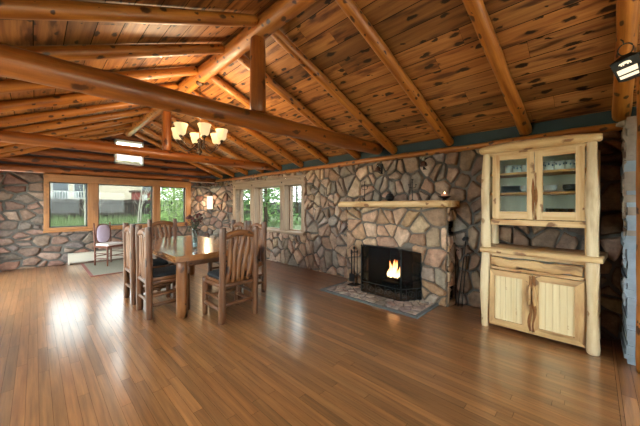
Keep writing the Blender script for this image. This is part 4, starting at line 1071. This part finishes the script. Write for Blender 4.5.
mb = MB(); mb.lathe([(.004, 1.80*U), (.012, 1.79*U), (.010, 1.74*U), (.035, 1.72*U), (.04, 1.70*U), (.015, 1.675*U), (.010, 1.62*U), (.03, 1.60*U), (.034, 1.58*U), (.012, 1.565*U), (.014, 1.555*U), (.001, 1.548*U)], (1.25*U, 3.05*U, 0), 18); mb.build('hub', M['bronze'], ch, CO)
base = math.atan2(-.7009, -.7133)
for k in range(6):
    an = base+math.radians(30+60*k+4); c, s = math.cos(an), math.sin(an); Rr = .232
    pts = []
    for i in range(17):
        t = i/16; r = .012+(Rr-.012)*(t**.9); z = 1.69-.095*math.sin(PI*min(1, t*1.02))**1.0+.0*t
        pts.append(L(r*c, r*s, z))
    mb = MB(); mb.tube(pts, .0085, 7)
    cur = [L((.05+.035*math.cos(q)*(1-q/9))*c, (.05+.035*math.cos(q)*(1-q/9))*s, 1.64+.035*math.sin(q)*(1-q/9)) for q in [6.5*i/14 for i in range(15)]]; mb.tube(cur, .006, 6)
    arm = mb.build('arm', M['bronze'], ch, CO)
    x0, y0 = (1.25+Rr*c)*U, (3.05+Rr*s)*U
    mb = MB(); mb.lathe([(.006, 1.685*U), (.026, 1.70*U), (.03, 1.708*U), (.014, 1.718*U), (.012, 1.745*U)], (x0, y0, 0), 14); mb.build('lamp_holder', M['bronze'], arm, CO)
    mb = MB(); mb.lathe([(.03, 1.716*U), (.05, 1.722*U), (.062, 1.745*U), (.070, 1.785*U), (.088, 1.828*U), (.086, 1.829*U), (.066, 1.786*U), (.058, 1.748*U), (.04, 1.727*U)], (x0, y0, 0), 22); mb.build('lamp_shade', M['shade'], ch, CO)
    mb = MB(); mb.blob((x0, y0, 1.772*U), (.02, .02, .028), jit=0); mb.build('bulb', M['bulb'], arm, CO)

for k in range(6):
    an = base+math.radians(30+60*k+4)
    lt = bpy.data.lights.new('chandelier_bulb_glow', 'POINT'); lt.energy = 7; lt.color = (1, .74, .46); lt.shadow_soft_size = .03
    lo = bpy.data.objects.new('chandelier_bulb_glow', lt); COL.objects.link(lo); lo.location = L(.232*math.cos(an), .232*math.sin(an), 1.86)
# bear lantern
M['lantern_metal'] = plain('dark_lantern_metal', '#2c2d2a', rough=.5, metal=.6, bump=.3, bscale=60)
M['lantern_glass'] = emit('lit_lantern_glass', '#ffe8bd', .75)
LO = P(2.30, -.142, .0); LO.z = 1.758*U
ln = thing('lantern', 'dark metal hanging lantern with a bear cut-out and glowing panes, hung from the rafter', 'lantern', LO, -math.radians(22)); ln.scale = (.84, .84, .84); ln.rotation_euler = (-.13, -.24, -math.radians(22))
# local: faces -x is the main face
wt, wb, zt, zb = .085, .068, .085, -.085
def lp(u, z, f, out=0.0):       # point on a face (0:-x, 1:-y, 2:+x, 3:+y); u across, z up
    h = wb+(wt-wb)*(z-zb)/(zt-zb)+out
    return {0: (-h, u, z), 1: (u, -h, z), 2: (h, -u, z), 3: (-u, h, z)}[f]
fm = MB(900)
def bar(f, u0, u1, z0, z1, t=.008):
    def c(u, z): h = wb+(wt-wb)*(z-zb)/(zt-zb); return u*h
    for o1 in (0,):
        A = [lp(c(u0, z0), z0, f, t), lp(c(u1, z0), z0, f, t), lp(c(u1, z1), z1, f, t), lp(c(u0, z1), z1, f, t)]
        B = [lp(c(u0, z0), z0, f, -.004), lp(c(u1, z0), z0, f, -.004), lp(c(u1, z1), z1, f, -.004), lp(c(u0, z1), z1, f, -.004)]
        fm.face(A); 
        for i in range(4): j = (i+1) % 4; fm.face([A[i], B[i], B[j], A[j]])
for f in range(4):
    bar(f, -1.07, 1.07, zb, zb+.013); bar(f, -1.07, -.86, zb, zt); bar(f, .86, 1.07, zb, zt); bar(f, -.9, .9, -.046, -.034); bar(f, -.9, .9, .010, zt)
hb_ = wb*1.06; fm.face([(-hb_, -hb_, zb), (-hb_, hb_, zb), (hb_, hb_, zb), (hb_, -hb_, zb)])
fm.build('frame', M['lantern_metal'], ln)
for f in range(4):
    g = MB(); u = lambda z: (wb+(wt-wb)*(z-zb)/(zt-zb))*.92
    for d_ in (0.0, -.003): g.face([lp(-u(zb+.01), zb+.01, f, d_), lp(u(zb+.01), zb+.01, f, d_), lp(u(zt-.05), zt-.05, f, d_), lp(-u(zt-.05), zt-.05, f, d_)])
    g.build('glass_pane', M['lantern_glass'], ln)
rf = MB(); h = wt+.012
pk = (0, 0, zt+.055); cs = [(-h, -h, zt), (h, -h, zt), (h, h, zt), (-h, h, zt)]; k2 = .3; tp = [(a*k2, b*k2, zt+.045) for a, b, c in cs]
rf.face(list(reversed(cs)))
for i in range(4): j = (i+1) % 4; rf.face([cs[i], cs[j], tp[j], tp[i]])
rf.face(tp); rf.build('roof', M['lantern_metal'], ln)
rg_ = MB(); rg_.tube([(0, .05*math.cos(q), zt+.09+.05*math.sin(q)) for q in [2*PI*i/20 for i in range(21)]], .006, 6); rg_.build('ring', M['lantern_metal'], ln)
hk = MB(); hk.tube([(0, 0, zt+.14), (0, 0, zt+.17), (0, .012, zt+.19)], .005, 6); hk.build('hook', M['lantern_metal'], ln)
# walking bear outline (u to the viewer's left is +y on face 0)
bear = [(-.055, .055), (-.058, .063), (-.046, .074), (-.040, .081), (-.034, .076), (-.02, .082), (.0, .086), (.022, .084), (.04, .08), (.052, .068), (.054, .05), (.056, .036), (.044, .036), (.04, .05), (.03, .052), (.03, .036), (.018, .036), (.014, .053), (-.008, .053), (-.010, .036), (-.022, .036), (-.02, .054), (-.028, .054), (-.030, .036), (-.042, .036), (-.038, .058)]
b_ = MB()
sgn = -1
def bp(u, z, o): return lp(-u*.72, .014+z*.6, 0, o)
import bmesh
from mathutils.geometry import tessellate_polygon
tri = tessellate_polygon([[Vector((p[0], p[1], 0)) for p in bear]])
for t3 in tri: b_.face([bp(bear[i][0], bear[i][1], .0105) for i in t3])
for i in range(len(bear)):
    j = (i+1) % len(bear); b_.face([bp(*bear[i], .0105), bp(*bear[j], .0105), bp(*bear[j], .004), bp(*bear[i], .004)])
b_.build('bear_cutout', M['lantern_glass'], ln)

# corner wall lamp
M['paper'] = emit('lit_paper_shade', '#ffe9bd', 1.0)
a = P(2.47, YF, 0); b = P(XR, 5.66, 0); d = (b-a).normalized(); nn = d.cross(Vector((0, 0, 1)))
so = P(2.747, 6.099, 1.075)+nn*.055; ang = math.atan2(d.y, d.x)
sn = thing('wall_sconce', 'glowing pale half-round wall sconce on the stone corner beyond the table', 'sconce', so, ang)
mb = MB(); n = 12; rows = []; uvr = []
for z in (-.19, .19): rows.append([(.088*math.cos(PI+PI*i/n), .075*math.sin(PI+PI*i/n), z) for i in range(n+1)]); uvr.append([(z, i*.1) for i in range(n+2)])
mb.grid(rows, uvr, closed=False, cap=False)
rows = []
for z in (-.19, .19): rows.append([(.084*math.cos(PI+PI*i/n), .071*math.sin(PI+PI*i/n), z) for i in range(n+1)])
mb.grid(rows, uvr, closed=False, cap=False); mb.build('shade', M['paper'], sn)
mb = MB(); mb.box((-.09, -.006, -.195), (.09, .006, .195), 2, bev=.004); mb.build('back_plate', M['bronze'], sn)
mb = MB(); mb.box((-.092, -.08, -.2), (.092, .004, -.19), 0); mb.box((-.092, -.08, .19), (.092, .004, .196), 0); mb.build('rim', M['bronze'], sn)
lt = bpy.data.lights.new('corner_lamp_glow', 'POINT'); lt.energy = 8; lt.color = (1, .72, .4); lt.shadow_soft_size = .05
lo = bpy.data.objects.new('corner_lamp_glow', lt); COL.objects.link(lo); lo.location = so+nn*.16+Vector((0, 0, .02))
# ================================================================== the yard seen through the windows
M['grass'] = plain('lawn', '#566140', rough=.95, var=.35, bscale=2.5)
M['blade'] = plain('grass_blade', '#6a7a50', rough=.8, var=.3, bscale=3)
M['fence'] = plain('weathered_fence', '#332c27', rough=.9, var=.25, bscale=6)
M['siding'] = plain('cream_siding', '#b8ad98', rough=.8)
M['trim_w'] = plain('white_trim', '#b5b5b0', rough=.7)
M['roof'] = plain('brown_roof', '#5b4c42', rough=.9)
M['darkglass'] = plain('dark_window', '#39444a', rough=.15, coat=.5)
M['redwood'] = plain('red_brown_boards', '#7d4038', rough=.8)
M['birch'] = plain('birch_bark', '#aaa698', rough=.8, var=.3, bscale=9)
M['needle'] = plain('conifer_needle', '#4a6a34', rough=.85, var=.35, bscale=4)
M['needle2'] = plain('light_foliage', '#86a05c', rough=.85, var=.3, bscale=4)
M['bark2'] = plain('conifer_bark', '#57483c', rough=.9)
mb = MB(); mb.face([P(-60, -40, -.04), P(70, -40, -.04), P(70, 70, -.04), P(-60, 70, -.04)])
g = mb.build('ground', M['grass']); struct(g, 'green lawn outside')
M['reflector'] = plain('pale_reflector', '#c2b7a6', rough=.9, var=.15, bscale=2)  # pale slabs added outside to bounce daylight up onto the ceiling
mb = MB(); mb.box(P(-9, -9, -.05), P(XL-.12, 12, -.03), 0); mb.box(P(XL-.12, -9, -.05), P(9, YB-.12, -.03), 0); mb.box(P(XR+.2, -1.5, -.05), P(5, 7, -.03), 0); mb.box(P(XL-.12, YF+.2, -.05), P(XR+.2, 8.5, -.03), 0)
struct(mb.build('ground_reflector', M['reflector']), 'pale paving added around the house to bounce daylight up indoors')
# fence of upright boards
def fence(a, b, h, lab, seed):
    a = Vector((*a, 0)); b = Vector((*b, 0)); d = b-a; L = d.length; d.normalize(); n = Vector((d.y, -d.x, 0)); R = random.Random(seed)
    o = P(a.x, a.y, -.04); t = thing('board_fence', lab, 'fence', o)
    mb = MB(seed); w = .16
    k = 0; s = 0
    while s < L:
        hh = h+R.uniform(-.02, .02); p = a+d*s; q = a+d*(s+w-.012)
        A = [P(p.x, p.y, -.04), P(q.x, q.y, -.04), P(q.x, q.y, hh), P(p.x, p.y, hh)]; off = n*.03
        B = [x+off for x in A]; mb.face(A); mb.face(list(reversed(B)))
        for i in range(4): j = (i+1) % 4; mb.face([A[i], B[i], B[j], A[j]])
        s += w
    mb.build('boards', M['fence'], t, o)
    for z in (.35, h-.25):
        r = MB(); r.tube([P(a.x, a.y, z)+n*.06, P(b.x, b.y, z)+n*.06], .04, 6); r.build('rail', M['fence'], t, o)
    m = int(L/1.9)
    for i in range(m+1):
        p = a+d*(L*i/m); r = MB(); r.box(P(p.x, p.y, -.04)+Vector((-.06, -.06, 0)), P(p.x, p.y, h+.05)+Vector((.06, .06, 0)), 2); r.build('post', M['fence'], t, o)
fence((-3, 25), (17, 25), 1.46, 'weathered grey board fence across the yard outside the wide window', 31)
fence((17.2, 25), (19, 8), 1.4, 'weathered board fence beyond the trees outside the side window', 32)
# house beyond
ho = P(3, 31, -.04); hs = thing('house', 'cream house with white trimmed windows beyond the fence', 'house', ho)
mb = MB(); mb.box(P(-5, 31, -.04), P(8.4, 40, 5.2), 2); mb.build('walls', M['siding'], hs, ho)
mb = MB()
A = [P(-5.6, 30.5, 5.1), P(9, 30.5, 5.1), P(9, 35.5, 7.2), P(-5.6, 35.5, 7.2)]; B = [P(-5.6, 40.5, 5.1), P(9, 40.5, 5.1), P(9, 35.5, 7.2), P(-5.6, 35.5, 7.2)]
mb.face(A); mb.face(B); mb.face([A[1], B[1], A[2]]); mb.face([A[0], B[0], A[3]]); mb.build('roof', M['roof'], hs, ho)
for k, (x, z, w_, h_) in enumerate(((7.2, 2.25, .35, .75), (7.65, 2.25, .35, .75), (2.3, 1.7, .8, 1.4), (1.0, 1.6, .9, 1.8), (3.4, 2.9, .8, .9))):
    mb = MB(); mb.box(P(x-.08, 30.96, z-.08), P(x+w_+.08, 31.01, z+h_+.08), 2); f = mb.build('window', M['trim_w'], hs, ho)
    mb = MB(); mb.box(P(x, 30.94, z), P(x+w_, 30.965, z+h_), 2); mb.build('pane', M['darkglass'], f, ho)
# deck with railing
do = P(1.4, 29.7, -.04); dk = thing('deck', 'raised deck with a white railing in front of the cream house', 'deck', do)
mb = MB(); mb.box(P(-2, 29.3, 1.2), P(3.6, 30.9, 1.32), 0); mb.build('platform', M['trim_w'], dk, do)
mb = MB(); mb.box(P(-2, 29.3, 2.1), P(3.6, 29.38, 2.18), 0); mb.box(P(-2, 29.3, 1.4), P(3.6, 29.36, 1.46), 0)
for k in range(36): mb.box(P(-2+.157*k, 29.31, 1.32), P(-2+.157*k+.05, 29.36, 2.1), 2)
mb.build('railing', M['trim_w'], dk, do)
for x in (-1.9, 1, 3.5):
    mb = MB(); mb.box(P(x, 29.4, -.04), P(x+.12, 29.52, 1.2), 2); mb.build('post', M['trim_w'], dk, do)
so_ = P(6.4, 27.6, -.04); sh = thing('shed', 'small red-brown shed with a pale door standing behind the fence', 'shed', so_)
mb = MB(); mb.box(P(5.75, 27.0, -.04), P(7.0, 28.2, 2.15), 2); mb.build('walls', M['redwood'], sh, so_)
mb = MB(); mb.box(P(6.25, 26.96, -.02), P(6.65, 27.0, 1.95), 2); mb.build('door', M['trim_w'], sh, so_)
mb = MB(); mb.box(P(5.6, 26.85, 2.15), P(7.15, 28.35, 2.3), 0); mb.build('roof', M['roof'], sh, so_)
# birch saplings
def sapling(x, y, h, lean, lab, seed):
    o = P(x, y, -.04); t = thing('birch_sapling', lab, 'sapling', o, 0, 'pale saplings in the yard'); R = random.Random(seed)
    pts = [(lean*q*q*h, .1*math.sin(q*3+seed), h*q) for q in [i/8 for i in range(9)]]
    mb = MB(seed); mb.tube(pts, .045, 7, r1=.012); mb.build('trunk', M['birch'], t)
    mb = MB(seed+1)
    for k in range(16):
        i = R.randint(2, 8); b = Vector(pts[i]); a = R.uniform(0, 6.28); l = R.uniform(.3, .9)
        mb.tube([b, b+Vector((math.cos(a)*l*.5, math.sin(a)*l*.5, l*.5)), b+Vector((math.cos(a)*l*.8, math.sin(a)*l*.8, l))], .012, 5, r1=.004)
    mb.build('branches', M['birch'], t)
sapling(1.35, 14.0, 4.2, -.05, 'upright pale sapling outside the narrow light of the wide window', 41)
sapling(1.95, 16.5, 4.5, -.22, 'leaning pale sapling outside the narrow light of the wide window', 44)
sapling(3.2, 14.5, 3.6, .12, 'pale sapling outside the middle of the wide window', 47)
sapling(4.1, 18.0, 3.4, .18, 'pale sapling by the fence outside the middle of the wide window', 50)
sapling(5.6, 17.0, 3.0, -.1, 'pale sapling in front of the red-brown shed', 53)
# tall grass along the fence
mb = MB(61); R = random.Random(61)
for k in range(9000):
    x = R.uniform(-1.5, 11); y = R.uniform(11, 24.5); h = R.uniform(.15, .6)*(1.2 if R.random() < .3 else .7); a = R.uniform(0, 3.14); w = .02
    b = P(x, y, -.04); tip = b+Vector((R.uniform(-.2, .2), R.uniform(-.2, .2), h*U)); s = Vector((math.cos(a), math.sin(a), 0))*w
    mb.face([b-s, b+s, tip])
o = mb.build('tall_grass', M['blade']); tag(o, 'tall green grass growing in front of the fence', 'grass', kind='stuff')
# conifers and bushes
def leafcards(mb, R, c, n, spread, size, droop=.0):
    for _ in range(n):
        p = c+Vector((R.gauss(0, spread[0]), R.gauss(0, spread[1]), R.gauss(0, spread[2])))
        d = Vector((R.uniform(-1, 1), R.uniform(-1, 1), R.uniform(-.6-droop, .5))).normalized(); s = d.orthogonal().normalized()*size*.28; l = size*R.uniform(.6, 1.3)
        mb.face([p, p+d*l*.5+s, p+d*l, p+d*l*.5-s])
def conifer(x, y, h, r, lab, seed, n=2600, mat='needle'):
    o = P(x, y, -.04); t = thing('conifer_tree', lab, 'tree', o, 0, 'conifers outside the side window'); R = random.Random(seed)
    mb = MB(seed); mb.tube([(0, 0, 0), (.03, .02, h*.5), (0, 0, h*.97)], .11, 8, r1=.02); mb.build('trunk', M['bark2'], t)
    mb = MB(seed+1)
    for _ in range(n//9):
        q = R.random()**.8; z = h*(.06+.92*q); rr = r*(1-q)*R.uniform(.35, 1.05)+.05; a = R.uniform(0, 6.28)
        leafcards(mb, R, Vector((rr*math.cos(a), rr*math.sin(a), z-rr*.25)), 9, (.13, .13, .08), .22, .4)
    mb.build('foliage', M[mat], t)
def bush(x, y, h, r, lab, seed, n=1800, mat='needle2', name='leafy_bush'):
    o = P(x, y, -.04); t = thing(name, lab, 'bush', o, 0, None); R = random.Random(seed)
    mb = MB(seed)
    for k in range(14):
        a = R.uniform(0, 6.28); l = R.uniform(.5, 1); mb.tube([(0, 0, 0), (r*.4*l*math.cos(a), r*.4*l*math.sin(a), h*.5*l), (r*l*math.cos(a), r*l*math.sin(a), h*l)], .022, 5, r1=.006)
    mb.build('branches', M['birch'] if mat == 'needle2' else M['bark2'], t)
    mb = MB(seed+1)
    for _ in range(n//6):
        a = R.uniform(0, 6.28); rr = r*math.sqrt(R.random()); z = h*R.uniform(.12, 1)
        leafcards(mb, R, Vector((rr*math.cos(a), rr*math.sin(a), z)), 6, (.1, .1, .1), .13)
    mb.build('leaves', M[mat], t)
conifer(5.0, 9.9, 7.5, 1.5, 'dark conifer nearest the corner, outside the narrow far light of the side window', 71)
conifer(6.6, 9.6, 8.5, 1.9, 'big conifer filling the middle light of the side window', 74, 3400)
conifer(7.6, 11.5, 9, 2.0, 'conifer standing behind the big one outside the middle light', 77, 3000, 'needle2')
conifer(12.5, 14.5, 9, 2.0, 'conifer far back outside the nearest light of the side window', 80, 2600)
conifer(13.5, 12.0, 7, 1.8, 'paler conifer near the fence outside the nearest light of the side window', 83, 2400, 'needle2')
conifer(9.5, 13.5, 9, 2.1, 'conifer between the house yard and the side yard', 86, 2600)
conifer(5.3, 16.4, 7, 1.9, 'conifer behind the grey-green bush outside the wide window', 90, 3000)
conifer(6.9, 17.2, 8, 2.0, 'second conifer behind the grey-green bush outside the wide window', 99, 3000)
bush(3.55, 11.0, 2.6, .9, 'grey-green bush with pale branches outside the end light of the wide window', 93)
bush(8.6, 8.4, 1.0, .7, 'low bush under the middle light of the side window', 96, 900)
# ================================================================== camera, sky, view
cam = bpy.data.cameras.new('camera'); co = bpy.data.objects.new('camera', cam); COL.objects.link(co)
cam.sensor_width = 36; cam.lens = 280/640*36; cam.shift_y = -7/640; cam.clip_start = .02
co.location = (0, 0, U); co.rotation_euler = (PI/2, 0, -math.radians(45.5)); SC.camera = co
w = bpy.data.worlds.new('sky'); SC.world = w; w.use_nodes = True; nt = w.node_tree; nt.nodes.clear()
o = nt.nodes.new('ShaderNodeOutputWorld'); b = nt.nodes.new('ShaderNodeBackground'); nt.links.new(b.outputs[0], o.inputs[0])
b.inputs[0].default_value = (.95, .97, 1, 1); b.inputs[1].default_value = 9.0
SC.view_settings.view_transform = 'Standard'; SC.view_settings.look = 'None'; SC.view_settings.gamma = 1; SC.view_settings.use_curve_mapping = False
SC.view_settings.exposure = 1.12
SC.cycles.use_denoising = True; SC.cycles.max_bounces = 10; SC.cycles.diffuse_bounces = 5; SC.cycles.transparent_max_bounces = 64; SC.cycles.sample_clamp_indirect = 6
SC.cycles.caustics_reflective = False; SC.cycles.caustics_refractive = False
